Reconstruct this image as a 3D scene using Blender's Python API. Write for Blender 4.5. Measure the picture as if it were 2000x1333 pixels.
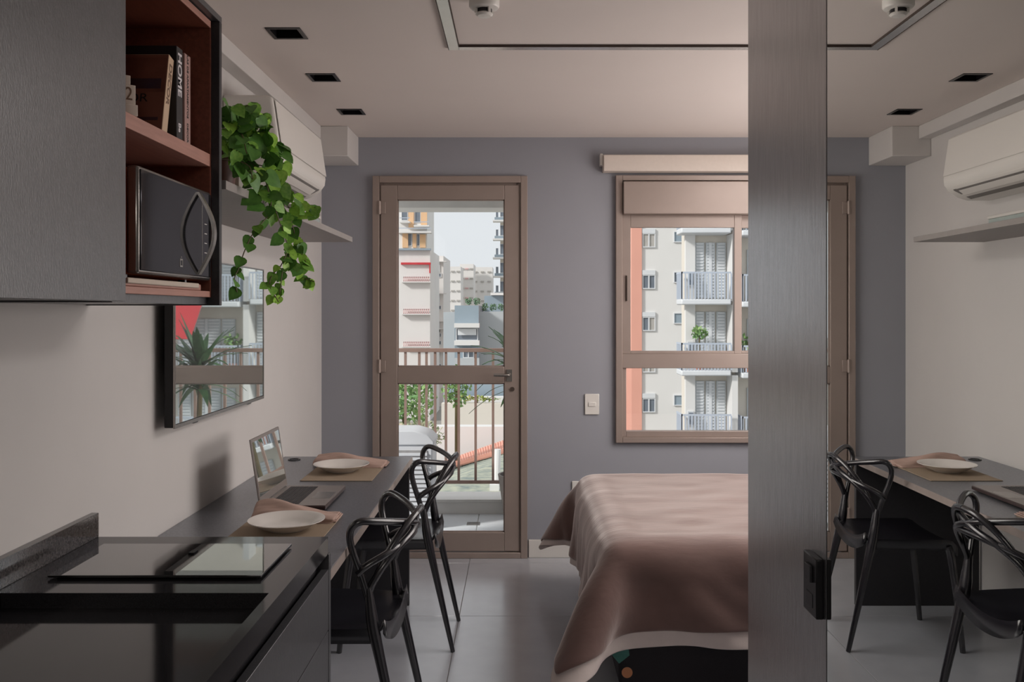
import bpy, bmesh, math, random
import numpy as np
from mathutils import Vector, Matrix, Euler, noise

# ------------------------------------------------------------------ scene, camera, light
for o in list(bpy.data.objects):
    bpy.data.objects.remove(o, do_unlink=True)
S = bpy.context.scene
COL = S.collection
random.seed(7)

CAMZ, F, CX, CY = 1.46, 1750.0, 1010.0, 608.0        # eye height, focal length and vanishing point in pixels of a 2000x1333 frame
cam_d = bpy.data.cameras.new('camera')
cam_d.sensor_width = 36.0
cam_d.lens = 36.0 * F / 2000.0
cam_d.shift_x = (1000.0 - CX) / 2000.0
cam_d.shift_y = (CY - 666.5) / 2000.0
cam_d.clip_start = 0.02
cam_d.clip_end = 600
cam = bpy.data.objects.new('camera', cam_d)
COL.objects.link(cam)
cam.location = (0, 0, CAMZ)
cam.rotation_euler = (math.pi / 2, 0, 0)
S.camera = cam

S.view_settings.view_transform = 'Standard'
S.view_settings.look = 'None'
S.view_settings.gamma = 1.0
S.view_settings.exposure = 0.0
S.view_settings.use_curve_mapping = False

W = bpy.data.worlds.new('sky')
S.world = W
W.use_nodes = True
bg = W.node_tree.nodes['Background']
bg.inputs['Color'].default_value = (0.93, 0.965, 1.0, 1)
bg.inputs['Strength'].default_value = 0.90

def lamp(name, kind, loc, rot, energy, color, size=None, size_y=None, angle=None):
    d = bpy.data.lights.new(name, kind)
    d.energy = energy
    d.color = color
    if kind == 'AREA':
        d.shape = 'RECTANGLE'
        d.size = size
        d.size_y = size_y or size
    if angle is not None:
        d.angle = angle
    o = bpy.data.objects.new(name, d)
    COL.objects.link(o)
    o.location = loc
    o.rotation_euler = rot
    return o

# hazy sun low over the left end of the building; it rakes the balcony and the houses across the street
sun = lamp('sun', 'SUN', (0, -5, 20), (0, 0, 0), 3.2, (1.0, 0.97, 0.93), angle=math.radians(8))
sun.rotation_euler = Vector((0.8, 0.45, -0.55)).to_track_quat('-Z', 'Y').to_euler()
# unseen fill lights added to brighten the room, behind the camera and by the bed
lamp('added_rear_fill', 'AREA', (0.20, -1.2, 2.42), (math.radians(20), 0, 0), 20, (1.0, 0.93, 0.87), 0.6, 1.4)
lamp('added_bedside_fill', 'AREA', (2.20, 3.8, 1.55), (0, math.radians(112), 0), 40, (1.0, 0.92, 0.88), 1.2, 2.0)
lamp('added_overhead_fill', 'AREA', (1.75, 3.6, 2.46), (0, 0, 0), 40, (1.0, 0.96, 0.94), 0.8, 1.6)  # added overhead fill, kept out of view above the bed

# ------------------------------------------------------------------ helpers
def at(px, py, Y):
    return Vector(((px - CX) * Y / F, Y, CAMZ - (py - CY) * Y / F))

def lin(c):
    c = c / 255.0
    return c / 12.92 if c <= 0.04045 else ((c + 0.055) / 1.055) ** 2.4

def rgb(r, g, b):
    return (lin(r), lin(g), lin(b), 1)

MATS = {}
def M(name, col, rough=0.5, metal=0.0, var=0.0, scale=20.0, stretch=(1, 1, 1), bump=0.0, bscale=None, spec=0.5, coat=0.0,
      coat_rough=0.05, sheen=0.0, trans=0.0, ior=1.45, col2=None, detail=4.0):
    m = bpy.data.materials.new(name)
    m.use_nodes = True
    nt = m.node_tree
    p = nt.nodes['Principled BSDF']
    p.inputs['Base Color'].default_value = col
    p.inputs['Roughness'].default_value = rough
    p.inputs['Metallic'].default_value = metal
    p.inputs['Specular IOR Level'].default_value = spec
    p.inputs['IOR'].default_value = ior
    p.inputs['Coat Weight'].default_value = coat
    p.inputs['Coat Roughness'].default_value = coat_rough
    p.inputs['Sheen Weight'].default_value = sheen
    p.inputs['Transmission Weight'].default_value = trans
    tc = nt.nodes.new('ShaderNodeTexCoord')
    mp = nt.nodes.new('ShaderNodeMapping')
    mp.inputs['Scale'].default_value = stretch
    nt.links.new(tc.outputs['Object'], mp.inputs['Vector'])
    if var > 0 or col2 is not None:
        n = nt.nodes.new('ShaderNodeTexNoise')
        n.inputs['Scale'].default_value = scale
        n.inputs['Detail'].default_value = detail
        nt.links.new(mp.outputs['Vector'], n.inputs['Vector'])
        r = nt.nodes.new('ShaderNodeValToRGB')
        r.color_ramp.elements[0].position = 0.3
        r.color_ramp.elements[1].position = 0.7
        if col2 is not None:
            r.color_ramp.elements[0].color = col
            r.color_ramp.elements[1].color = col2
        else:
            r.color_ramp.elements[0].color = tuple(c * (1 - var) for c in col[:3]) + (1,)
            r.color_ramp.elements[1].color = tuple(min(1, c * (1 + var)) for c in col[:3]) + (1,)
        nt.links.new(n.outputs['Fac'], r.inputs['Fac'])
        nt.links.new(r.outputs['Color'], p.inputs['Base Color'])
    if bump > 0:
        n2 = nt.nodes.new('ShaderNodeTexNoise')
        n2.inputs['Scale'].default_value = bscale or scale * 3
        n2.inputs['Detail'].default_value = 4
        nt.links.new(mp.outputs['Vector'], n2.inputs['Vector'])
        b = nt.nodes.new('ShaderNodeBump')
        b.inputs['Strength'].default_value = bump
        b.inputs['Distance'].default_value = 0.002
        nt.links.new(n2.outputs['Fac'], b.inputs['Height'])
        nt.links.new(b.outputs['Normal'], p.inputs['Normal'])
    MATS[name] = m
    return m

def thin_glass(name, tint=(0.96, 0.97, 0.97, 1), refl=1.0, rough=0.0, ior=1.45):
    m = bpy.data.materials.new(name)
    m.use_nodes = True
    nt = m.node_tree
    nt.nodes.clear()
    out = nt.nodes.new('ShaderNodeOutputMaterial')
    mix = nt.nodes.new('ShaderNodeMixShader')
    fr = nt.nodes.new('ShaderNodeFresnel')
    fr.inputs['IOR'].default_value = ior
    tr = nt.nodes.new('ShaderNodeBsdfTransparent')
    tr.inputs['Color'].default_value = tint
    gl = nt.nodes.new('ShaderNodeBsdfGlossy')
    gl.inputs['Color'].default_value = (refl, refl, refl, 1)
    gl.inputs['Roughness'].default_value = rough
    nt.links.new(fr.outputs['Fac'], mix.inputs['Fac'])
    nt.links.new(tr.outputs['BSDF'], mix.inputs[1])
    nt.links.new(gl.outputs['BSDF'], mix.inputs[2])
    nt.links.new(mix.outputs['Shader'], out.inputs['Surface'])
    MATS[name] = m
    return m

class MB:
    """collects shapes into one mesh"""
    def __init__(s):
        s.v, s.f = [], []
    def add(s, vs, fs):
        b = len(s.v)
        s.v += [Vector(p) for p in vs]
        s.f += [tuple(b + i for i in f) for f in fs]
        return s
    def box(s, x0, x1, y0, y1, z0, z1, mat=None):
        vs = [(x, y, z) for x in (x0, x1) for y in (y0, y1) for z in (z0, z1)]
        if mat is not None:
            vs = [mat @ Vector(p) for p in vs]
        return s.add(vs, [(0, 1, 3, 2), (4, 6, 7, 5), (0, 4, 5, 1), (2, 3, 7, 6), (0, 2, 6, 4), (1, 5, 7, 3)])
    def prism(s, poly, axis, a, b):
        """poly in the two axes left over (in x,y,z order), extruded from a to b along axis"""
        n = len(poly)
        def mk(p, t):
            q = list(p)
            q.insert(axis, t)
            return tuple(q)
        vs = [mk(p, a) for p in poly] + [mk(p, b) for p in poly]
        fs = [tuple(range(n))[::-1], tuple(range(n, 2 * n))]
        fs += [(i, (i + 1) % n, n + (i + 1) % n, n + i) for i in range(n)]
        return s.add(vs, fs)
    def tube(s, pts, rad, n=8, closed=False, caps=True, flat=1.0):
        pts = [Vector(p) for p in pts]
        m = len(pts)
        rads = rad if isinstance(rad, (list, tuple)) else [rad] * m
        T = []
        for i in range(m):
            a = pts[(i - 1) % m] if (closed or i > 0) else pts[i]
            b = pts[(i + 1) % m] if (closed or i < m - 1) else pts[i]
            T.append((b - a).normalized())
        up = Vector((0, 0, 1)) if abs(T[0].z) < 0.9 else Vector((1, 0, 0))
        nrm = (up - T[0] * up.dot(T[0])).normalized()
        rings = []
        for i in range(m):
            nrm = (nrm - T[i] * nrm.dot(T[i])).normalized()
            bi = T[i].cross(nrm)
            rings.append([pts[i] + (nrm * math.cos(2 * math.pi * k / n) * flat + bi * math.sin(2 * math.pi * k / n)) * rads[i] for k in range(n)])
        vs = [p for r in rings for p in r]
        fs = []
        for i in range(m if closed else m - 1):
            j = (i + 1) % m
            fs += [(i * n + k, i * n + (k + 1) % n, j * n + (k + 1) % n, j * n + k) for k in range(n)]
        if caps and not closed:
            fs.append(tuple(range(n))[::-1])
            fs.append(tuple((m - 1) * n + k for k in range(n)))
        return s.add(vs, fs)
    def lathe(s, prof, c, n=24):
        c = Vector(c)
        vs, fs = [], []
        for r, z in prof:
            vs += [c + Vector((r * math.cos(2 * math.pi * k / n), r * math.sin(2 * math.pi * k / n), z)) for k in range(n)]
        for i in range(len(prof) - 1):
            fs += [(i * n + k, i * n + (k + 1) % n, (i + 1) * n + (k + 1) % n, (i + 1) * n + k) for k in range(n)]
        fs.append(tuple(range(n))[::-1])
        fs.append(tuple((len(prof) - 1) * n + k for k in range(n)))
        return s.add(vs, fs)
    def cyl(s, a, b, r, n=16, r2=None):
        return s.tube([a, b], [r, r if r2 is None else r2], n)
    def holed(s, axis, a0, a1, u0, u1, v0, v1, holes):
        """slab across axis (0 x, 1 y, 2 z) from a0 to a1, with rectangular holes (u0,u1,v0,v1)"""
        us = sorted({u0, u1} | {h[0] for h in holes} | {h[1] for h in holes})
        vv = sorted({v0, v1} | {h[2] for h in holes} | {h[3] for h in holes})
        for i in range(len(us) - 1):
            for j in range(len(vv) - 1):
                cu, cv = (us[i] + us[i + 1]) / 2, (vv[j] + vv[j + 1]) / 2
                if any(h[0] < cu < h[1] and h[2] < cv < h[3] for h in holes):
                    continue
                r = [us[i], us[i + 1], vv[j], vv[j + 1]]
                if axis == 2:
                    s.box(r[0], r[1], r[2], r[3], a0, a1)
                elif axis == 1:
                    s.box(r[0], r[1], a0, a1, r[2], r[3])
                else:
                    s.box(a0, a1, r[0], r[1], r[2], r[3])
        return s

ORG = {}
def org(o):
    return ORG.get(o.name, Vector((0, 0, 0))) if o else Vector((0, 0, 0))

def obj(name, mb, mat, parent=None, bevel=0.0, smooth=False, base=None, segs=2, solid=0.0, sub=0, angle=35):
    """link the shapes as ONE mesh object; vertices become relative to the parent's base (or the given base)"""
    off = org(parent) if parent else (Vector(base) if base is not None else Vector((0, 0, 0)))
    me = bpy.data.meshes.new(name)
    me.from_pydata([tuple(p - off) for p in mb.v], [], mb.f)
    bm = bmesh.new()
    bm.from_mesh(me)
    bmesh.ops.recalc_face_normals(bm, faces=bm.faces)
    bm.to_mesh(me)
    bm.free()
    me.materials.append(mat)
    o = bpy.data.objects.new(name, me)
    COL.objects.link(o)
    if parent:
        o.parent = parent
    else:
        o.location = off
    ORG[o.name] = off
    if bevel:
        b = o.modifiers.new('edge', 'BEVEL')
        b.width = bevel
        b.segments = segs
        b.limit_method = 'ANGLE'
        b.angle_limit = math.radians(40)
    if solid:
        t = o.modifiers.new('thickness', 'SOLIDIFY')
        t.thickness = solid
        t.offset = 0
    if sub:
        t = o.modifiers.new('sub', 'SUBSURF')
        t.levels = t.render_levels = sub
    if smooth or bevel:
        for p in me.polygons:
            p.use_smooth = True
        me.set_sharp_from_angle(angle=math.radians(angle))
    return o

def tag(o, label=None, cat=None, group=None, kind=None):
    if label: o['label'] = label
    if cat: o['category'] = cat
    if group: o['group'] = group
    if kind: o['kind'] = kind
    return o

def thing(name, label, cat, loc, group=None, kind=None):
    o = bpy.data.objects.new(name, None)
    o.empty_display_size = 0.1
    COL.objects.link(o)
    o.location = loc
    ORG[o.name] = Vector(loc)
    return tag(o, label, cat, group, kind)

def copy_tree(o, parent=None):
    c = o.copy()
    COL.objects.link(c)
    if parent is not None:
        c.parent = parent
    ORG[c.name] = org(o).copy()
    for ch in list(o.children):
        copy_tree(ch, c)
    return c

def text(name, body, size, mat, loc, rot, parent, align='CENTER', depth=0.0003, sx=1.0, shear=0.0, bold=0.0):
    cu = bpy.data.curves.new(name, 'FONT')
    cu.body = body
    cu.size = size
    cu.extrude = depth
    cu.align_x = align
    cu.align_y = 'CENTER'
    cu.shear = shear
    cu.offset = bold
    cu.materials.append(mat)
    tmp = bpy.data.objects.new('tmp', cu)
    me = bpy.data.meshes.new_from_object(tmp)
    bpy.data.objects.remove(tmp)
    bpy.data.curves.remove(cu)
    if not me.materials:
        me.materials.append(mat)
    o = bpy.data.objects.new(name, me)
    COL.objects.link(o)
    o.parent = parent
    o.location = Vector(loc) - org(parent)
    o.rotation_euler = rot
    o.scale = (sx, 1, 1)
    return o

def spline(pts, k=6):
    """Catmull-Rom through 3D points"""
    P = [Vector(p) for p in pts]
    out = []
    for i in range(len(P) - 1):
        p0 = P[i - 1] if i > 0 else P[i] * 2 - P[i + 1]
        p1, p2 = P[i], P[i + 1]
        p3 = P[i + 2] if i + 2 < len(P) else P[i + 1] * 2 - P[i]
        for j in range(k):
            t = j / k
            out.append(0.5 * ((2 * p1) + (-p0 + p2) * t + (2 * p0 - 5 * p1 + 4 * p2 - p3) * t * t + (-p0 + 3 * p1 - 3 * p2 + p3) * t ** 3))
    out.append(P[-1])
    return out

# ------------------------------------------------------------------ materials
wall_m = M('painted_wall', rgb(206, 202, 199), 0.7, var=0.02, scale=3, bump=0.05, bscale=180)
backwall_m = M('grey_wall_cool_light', rgb(152, 153, 160), 0.7, var=0.02, scale=3, bump=0.05, bscale=180)  # bluish tint puts the cool light into the grey wall colour
ceil_m = M('ceiling_paint', rgb(222, 212, 206), 0.8, var=0.015, scale=2)
tile_m = M('floor_tile', rgb(176, 178, 184), 0.22, ior=2.1, var=0.05, scale=6, spec=0.5)
grout_m = M('grout', rgb(120, 116, 112), 0.8)
alu_m = M('taupe_aluminium', rgb(158, 143, 135), 0.38, metal=0.25, var=0.03, scale=8)
alu_dark_m = M('taupe_gasket', rgb(70, 58, 52), 0.6)
white_m = M('white_plastic', rgb(222, 218, 212), 0.35, var=0.01, scale=4)
cream_m = M('cream_fabric', rgb(214, 202, 192), 0.6, var=0.02, scale=60)
glass_m = thin_glass('window_glass', (0.975, 0.98, 0.98, 1), ior=1.38)
graph_m = M('graphite_laminate', rgb(70, 70, 73), 0.34, ior=1.75, var=0.16, scale=120, stretch=(1, 1, 0.25), bump=0.25, bscale=420, spec=0.5)
table_m = M('table_laminate', rgb(138, 141, 148), 0.30, metal=0.75, var=0.16, scale=120, bump=0.2, bscale=420)
panel_m = M('graphite_wood_panel', rgb(170, 169, 170), 0.27, metal=0.85, var=0.12, scale=90, stretch=(1, 1, 0.10), bump=0.25, bscale=260, spec=0.5, ior=2.6, coat=0.5, coat_rough=0.25)
dark_m = M('dark_laminate', rgb(46, 45, 48), 0.42, var=0.12, scale=90, bump=0.1, bscale=300)
wood_m = M('reddish_wood', rgb(118, 66, 50), 0.45, var=0.16, scale=18, stretch=(6, 0.6, 6), bump=0.1, bscale=60)
woodlight_m = M('wood_edge', rgb(176, 128, 114), 0.45, var=0.10, scale=18, stretch=(6, 0.5, 6))
granite_m = M('black_granite', rgb(30, 30, 32), 0.07, col2=rgb(46, 45, 47), scale=420, spec=0.6, detail=2)
granite_edge_m = M('speckled_granite', rgb(46, 45, 46), 0.10, col2=rgb(96, 92, 91), scale=190, spec=0.6, detail=5, ior=1.8)
cooktop_m = M('black_ceramic_glass', rgb(14, 14, 16), 0.02, var=0.1, scale=3, spec=0.9, coat=1.0, coat_rough=0.01)
black_m = M('black_plastic', rgb(24, 23, 26), 0.32, var=0.1, scale=30, spec=0.45)
chair_m = M('matt_black_chair', rgb(30, 29, 34), 0.24, var=0.08, scale=20, spec=0.6, ior=1.7)
chrome_m = M('chrome', rgb(205, 205, 205), 0.25, metal=0.7, var=0.03, scale=30)
mirror_m = M('mirror_glass', (0.80, 0.82, 0.80, 1), 0.0, metal=1.0, var=0.002, scale=1)
steel_m = M('brushed_steel', rgb(160, 156, 152), 0.25, metal=0.9, var=0.05, scale=40)
porc_m = M('porcelain', rgb(226, 220, 214), 0.14, var=0.01, scale=6, spec=0.6)
linen_m = M('linen_mat', rgb(158, 140, 120), 0.85, var=0.10, scale=300, bump=0.5, bscale=500)
napkin_m = M('pink_brown_napkin', rgb(182, 154, 142), 0.85, var=0.16, scale=26, stretch=(.4, 3, 1), bump=0.3, bscale=300)
sheet_m = M('white_sheet', rgb(214, 200, 194), 0.85, var=0.03, scale=20, bump=0.25, bscale=60)
paper_m = M('page_paper', rgb(200, 186, 172), 0.8, var=0.05, scale=200, stretch=(1, 20, 1))

blanket_m = M('brown_plush', rgb(108, 82, 76), 0.8, var=0.14, scale=9, stretch=(0.6, 2.2, 1), bump=0.8, bscale=22, sheen=1.0)
blanket_m.node_tree.nodes['Principled BSDF'].inputs['Sheen Roughness'].default_value = 0.45
blanket_m.node_tree.nodes['Principled BSDF'].inputs['Sheen Tint'].default_value = (0.95, 0.86, 0.82, 1)

# television glass: dark panel under a reflective pane
tv_m = M('screen_glass', rgb(214, 220, 218), 0.015, metal=0.9, var=0.01, scale=2)
micro_m = M('mirrored_oven_door', rgb(70, 70, 74), 0.06, metal=0.85, var=0.02, scale=2)

# ------------------------------------------------------------------ room shell
XL, YB, ZC = -1.159, 5.31, 2.49          # left wall, back wall, ceiling
XR, YN = 2.30, -2.2                      # right wall, wall behind the camera
DOOR = (-0.830, 0.038, 0.0, 2.235)
WIN = (0.600, 2.020, 0.70, 2.225)

f = tag(obj('floor', MB().box(XL - .1, XR + .1, YN - .1, YB + .15, -0.12, -0.003), grout_m), 'pale large square floor tiles of the room', None, kind='structure')
xs = [-0.277 + 0.9 * k for k in range(-1, 3)] + [XR]
xs[0] = XL
ys = [YN] + [4.287 + 0.9 * k for k in range(-7, 2)] + [YB]
tiles = {}
for i in range(len(xs) - 1):
    for j in range(len(ys) - 1):
        g = 0.0015
        w, l = round(xs[i + 1] - xs[i], 3), round(ys[j + 1] - ys[j], 3)
        if (w, l) in tiles:
            t = tiles[(w, l)].copy()
            COL.objects.link(t)
        else:
            t = obj('tile', MB().box(g, w - g, g, l - g, -0.006, 0.0), tile_m, None, bevel=0.0008, segs=1)
            tiles[(w, l)] = t
        t.parent = f
        t.location = (xs[i], ys[j], 0)

DL = [(-0.853, 3.318), (-0.853, 3.945), (-0.856, 4.625)]
holes = [(x - .056, x + .056, y - .058, y + .058) for x, y in DL]
tag(obj('ceiling', MB().holed(2, ZC, ZC + .12, XL - .1, XR + .1, YN - .1, YB + .15, holes), ceil_m), kind='structure')
tag(obj('wall_left', MB().box(XL - .1, XL, YN, YB, 0, ZC), wall_m), kind='structure')
tag(obj('wall_right', MB().box(XR, XR + .1, YN, YB, 0, ZC), wall_m), kind='structure')
tag(obj('wall_near', MB().box(XL, XR, YN - .1, YN, 0, ZC), wall_m), kind='structure')
tag(obj('wall_back', MB().holed(1, YB, YB + .15, XL - .1, XR + .1, 0, ZC, [DOOR, WIN]), backwall_m), kind='structure')
tag(obj('trim_1', MB().box(XL, -0.94, 4.98, YB, 2.322, ZC), wall_m, bevel=.004), kind='structure')
tag(obj('trim_2', MB().box(XL, -1.09, YN, 4.98, 2.418, ZC), wall_m, bevel=.003), kind='structure')
tag(obj('baseboard_back', MB().box(0.068, XR, YB - .014, YB, 0, 0.106), white_m, bevel=.003), kind='structure')
tag(obj('baseboard_left', MB().box(XL, XL + .014, 4.475, YB - .016, 0, 0.106), white_m, bevel=.003), kind='structure')

# ------------------------------------------------------------------ balcony door
d = thing('door_1', 'taupe aluminium balcony door with two glass panes', None, (-0.396, YB, 0), kind='structure')
fr = MB()
for y0, y1, a in ((YB - .03, YB - .001, 0.0), (YB - .001, YB + .06, 0.022)):
    x0, x1, zt = -0.853 + a, 0.061 - a, 2.258 - a
    w = 0.040
    fr.box(x0, x0 + w, y0, y1, 0, zt)
    fr.box(x1 - w, x1, y0, y1, 0, zt)
    fr.box(x0 + w, x1 - w, y0, y1, zt - w, zt)
obj('frame', fr, alu_m, d, bevel=.003)
obj('threshold', MB().box(-0.813, 0.021, YB - .03, YB + .06, 0, 0.034), alu_m, d, bevel=.003)
# leaf: stiles and rails around two panes
lx0, lx1, lz0, lz1 = -0.806, 0.012, 0.040, 2.205
gx0, gx1 = -0.707, -0.075
yl0, yl1 = YB - .018, YB + .03
obj('stile', MB().box(lx0, gx0, yl0, yl1, lz0, lz1), alu_m, d, bevel=.003)
obj('stile', MB().box(gx1, lx1, yl0, yl1, lz0, lz1), alu_m, d, bevel=.003)
for z0, z1 in ((2.119, lz1), (1.032, 1.132), (lz0, 0.152)):
    obj('rail', MB().box(gx0, gx1, yl0, yl1, z0, z1), alu_m, d, bevel=.003)
for z0, z1 in ((1.132, 2.119), (0.152, 1.032)):
    p = obj('pane', MB().box(gx0, gx1, YB + .004, YB + .010, z0, z1), glass_m, d)
    gk = MB()
    for (a, b, c, e) in ((gx0, gx0 + .006, z0, z1), (gx1 - .006, gx1, z0, z1), (gx0, gx1, z0, z0 + .006), (gx0, gx1, z1 - .006, z1)):
        gk.box(a, b, YB - .006, YB + .003, c, e)
    obj('bead', gk, alu_m, p)
for z in (2.07, 1.135, 0.26):
    h = obj('hinge', MB().cyl((-0.812, YB - .030, z - .04), (-0.812, YB - .030, z + .04), .009, 10).box(-0.806, -0.776, YB - .026, YB - .017, z - .035, z + .035), alu_m, d, bevel=.002)
hl = MB().box(-0.062, -0.030, YB - .026, YB - .017, 1.045, 1.115)
hl.tube(spline([(-0.046, YB - .02, 1.083), (-0.046, YB - .06, 1.083), (-0.062, YB - .07, 1.084), (-0.137, YB - .072, 1.086)], 4), .0085, 8)
obj('handle', hl, steel_m, d, smooth=True)
obj('lock', MB().cyl((-0.028, YB - .026, 0.999), (-0.028, YB - .017, 0.999), .013, 14), alu_dark_m, d)

# ------------------------------------------------------------------ bedroom window
w = thing('window_1', 'taupe aluminium sliding window over a fixed lower pane', None, (1.31, YB, 0.7), kind='structure')
fo = (0.582, 2.045, 0.682, 2.262)
fr = MB()
for (a, b, c, e) in ((fo[0], fo[0] + .040, fo[2], fo[3]), (fo[1] - .040, fo[1], fo[2], fo[3]), (fo[0] + .04, fo[1] - .04, fo[2], fo[2] + .032), (fo[0] + .04, fo[1] - .04, fo[3] - .032, fo[3])):
    fr.box(a, b, YB - .03, YB + .07, c, e)
obj('frame', fr, alu_m, w, bevel=.003)
obj('transom', MB().box(0.622, 2.005, YB - .018, YB + .06, 1.122, 1.208), alu_m, w, bevel=.003)
obj('shutter_box', MB().box(0.624, 2.003, YB - .060, YB + .05, 2.030, 2.222), alu_m, w, bevel=.004)
obj('pane', MB().box(0.646, 1.98, YB + .03, YB + .036, 0.748, 1.122), glass_m, w)
lf = MB()
for (a, b, c, e) in ((0.622, 0.646, 0.714, 1.122), (1.98, 2.005, 0.714, 1.122), (0.646, 1.98, 0.714, 0.748)):
    lf.box(a, b, YB - .008, YB + .05, c, e)
obj('lower_frame', lf, alu_m, w, bevel=.002)
for k, (sx0, sx1, yy) in enumerate(((0.624, 1.330, YB - .006), (1.290, 2.003, YB + .030))):
    sf = MB()
    L, R = (0.048, 0.044) if k == 0 else (0.040, 0.048)
    for (a, b, c, e) in ((sx0, sx0 + L, 1.208, 2.030), (sx1 - R, sx1, 1.208, 2.030), (sx0 + L, sx1 - R, 1.208, 1.224), (sx0 + L, sx1 - R, 1.955, 2.030)):
        sf.box(a, b, yy, yy + .030, c, e)
    sh = obj('sash', sf, alu_m, w, bevel=.002)
    obj('pane', MB().box(sx0 + L, sx1 - R, yy + .012, yy + .018, 1.224, 1.955), glass_m, sh)
    if k == 0:
        obj('finger_pull', MB().tube([(0.648, YB - .008, 1.52), (0.648, YB - .008, 1.67)], .012, 10, flat=0.4), alu_dark_m, sh, smooth=True)
b = thing('blind_cassette', 'long pale roller blind cassette mounted above the bedroom window', 'blind', (1.3, YB, 2.28))
obj('cassette', MB().prism([(YB, 2.380), (YB - .075, 2.375), (YB - .080, 2.31), (YB - .070, 2.278), (YB, 2.278)], 0, 0.505, 2.12), cream_m, b, bevel=.004)
obj('end_cap', MB().box(0.487, 0.505, YB - .055, YB, 2.315, 2.385), white_m, b, bevel=.004)
obj('end_cap', MB().box(2.12, 2.138, YB - .055, YB, 2.315, 2.385), white_m, b, bevel=.004)

# wall plates
def plate(label, cx, cz, wd, ht, kind, cat):
    t = thing('light_switch' if kind == 'switch' else 'wall_outlet', label, cat, (cx, YB, cz))
    obj('cover_plate', MB().box(cx - wd / 2, cx + wd / 2, YB - .010, YB, cz - ht / 2, cz + ht / 2), white_m, t, bevel=.003)
    if kind == 'switch':
        obj('rocker', MB().box(cx - .022, cx + .022, YB - .014, YB - .010, cz - .013, cz + .013), white_m, t, bevel=.002)
    else:
        obj('socket', MB().lathe([(0, 0), (.018, 0), (.018, .004), (0, .004)], (0, 0, 0), 6), white_m, t).matrix_local = Matrix.Translation((0, -.010, 0)) @ Matrix.Rotation(math.pi / 2, 4, 'X')
    return t
plate('white light switch plate on grey wall between balcony door and window', 0.443, 0.908, 0.085, 0.122, 'switch', 'switch')
plate('white outlet plate low on the back wall beside the bed', 0.362, 0.395, 0.075, 0.115, 'outlet', 'outlet')

# ------------------------------------------------------------------ ceiling fittings
for k, (x, y) in enumerate(DL):
    t = thing('downlight', ['square black recessed downlight nearest the kitchen cabinets', 'square black recessed downlight, middle one of the ceiling row',
                            'square black recessed downlight closest to the balcony door wall'][k], 'downlight', (x, y, ZC), 'recessed ceiling downlights')
    fm = MB()
    fm.holed(2, ZC - .003, ZC + .002, x - .064, x + .064, y - .067, y + .067, [(x - .050, x + .050, y - .052, y + .052)])
    obj('trim_frame', fm, black_m, t)
    hs = MB()
    hs.holed(2, ZC + .002, ZC + .085, x - .0555, x + .0555, y - .0575, y + .0575, [(x - .052, x + .052, y - .054, y + .054)])
    hs.box(x - .0555, x + .0555, y - .0575, y + .0575, ZC + .085, ZC + .09)
    obj('housing', hs, black_m, t)
    obj('lens', MB().lathe([(0, 0), (.035, 0), (.04, .02), (0, .02)], (x, y, ZC + .062), 20), steel_m, t, smooth=True)

t = thing('light_profile', 'chrome linear light profile bent into a corner on the ceiling', 'light', (-0.25, 3.48, ZC))
for nm, a in (('channel', (-0.2665, -0.2265, -0.6, 3.507)), ('channel', (-0.2265, 1.75, 3.462, 3.507)), ('channel', (1.75, 1.79, 2.4, 3.507))):
    ch = obj(nm, MB().box(a[0], a[1], a[2], a[3], ZC - .008, ZC - .0005), chrome_m, t, bevel=.001)
    if a[1] - a[0] < .1:
        obj('gasket', MB().box(a[0] - .002, a[0], a[2], a[3], ZC - .009, ZC - .0005).box(a[1], a[1] + .003, a[2], a[3] - .04, ZC - .009, ZC - .0005), alu_dark_m, ch)
    else:
        obj('gasket', MB().box(a[0], a[1], a[2] - .004, a[2], ZC - .010, ZC - .0005), alu_dark_m, ch)

t = thing('smoke_detector', 'white round smoke detector hanging inside the ceiling profile', 'detector', (-0.108, 2.94, ZC))
obj('base', MB().lathe([(0, 0), (.050, 0), (.050, -.03), (.046, -.036), (.034, -.040), (0, -.040)], (-0.108, 2.94, ZC), 32), white_m, t, smooth=True)
obj('vent', MB().lathe([(0, -.040), (.026, -.040), (.026, -.052), (0, -.052)], (-0.108, 2.94, ZC), 24), black_m, t, smooth=True)
cp = MB().lathe([(0, -.052), (.026, -.052), (.029, -.056), (.022, -.062), (0, -.064)], (-0.108, 2.94, ZC), 24)
for k in range(4):
    a = k * math.pi / 2 + .6
    cp.box(-.004, .004, .028, .034, -.056, -.034, Matrix.Translation((-0.108, 2.94, ZC)) @ Matrix.Rotation(a, 4, 'Z'))
obj('cap', cp, white_m, t, smooth=True)

# ------------------------------------------------------------------ wardrobe: grained end panel and mirrored side
XM = 0.571
t = thing('wardrobe', 'tall dark grained wardrobe panel with mirrored side by the bed', 'wardrobe', (0.85, 1.0, 0))
obj('end_panel', MB().box(XM, XM + .025, 1.655, 2.216, 0.0, ZC - .002), panel_m, t, bevel=.0015)
obj('body', MB().box(XM + .025, 1.16, -0.6, 2.214, 0.0, ZC - .002), dark_m, t)
mi = obj('mirror', MB().box(XM + .0005, XM + .0245, -0.6, 1.651, 0.012, ZC - .004), mirror_m, t)
obj('mirror_edge', MB().box(XM + .0004, XM + .0245, 1.6512, 1.6545, 0.012, ZC - .004), black_m, t)
t = thing('socket_plate', 'black two module socket plate on the dark wardrobe panel', 'outlet', (XM, 1.707, 0.94))
obj('cover_plate', MB().box(XM - .014, XM, 1.669, 1.744, 0.884, 0.996), black_m, t, bevel=.002)
obj('rocker', MB().box(XM - .019, XM - .014, 1.690, 1.722, 0.947, 0.978), dark_m, t, bevel=.001)
obj('socket_face', MB().box(XM - .015, XM - .014, 1.688, 1.724, 0.900, 0.925), dark_m, t)

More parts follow.
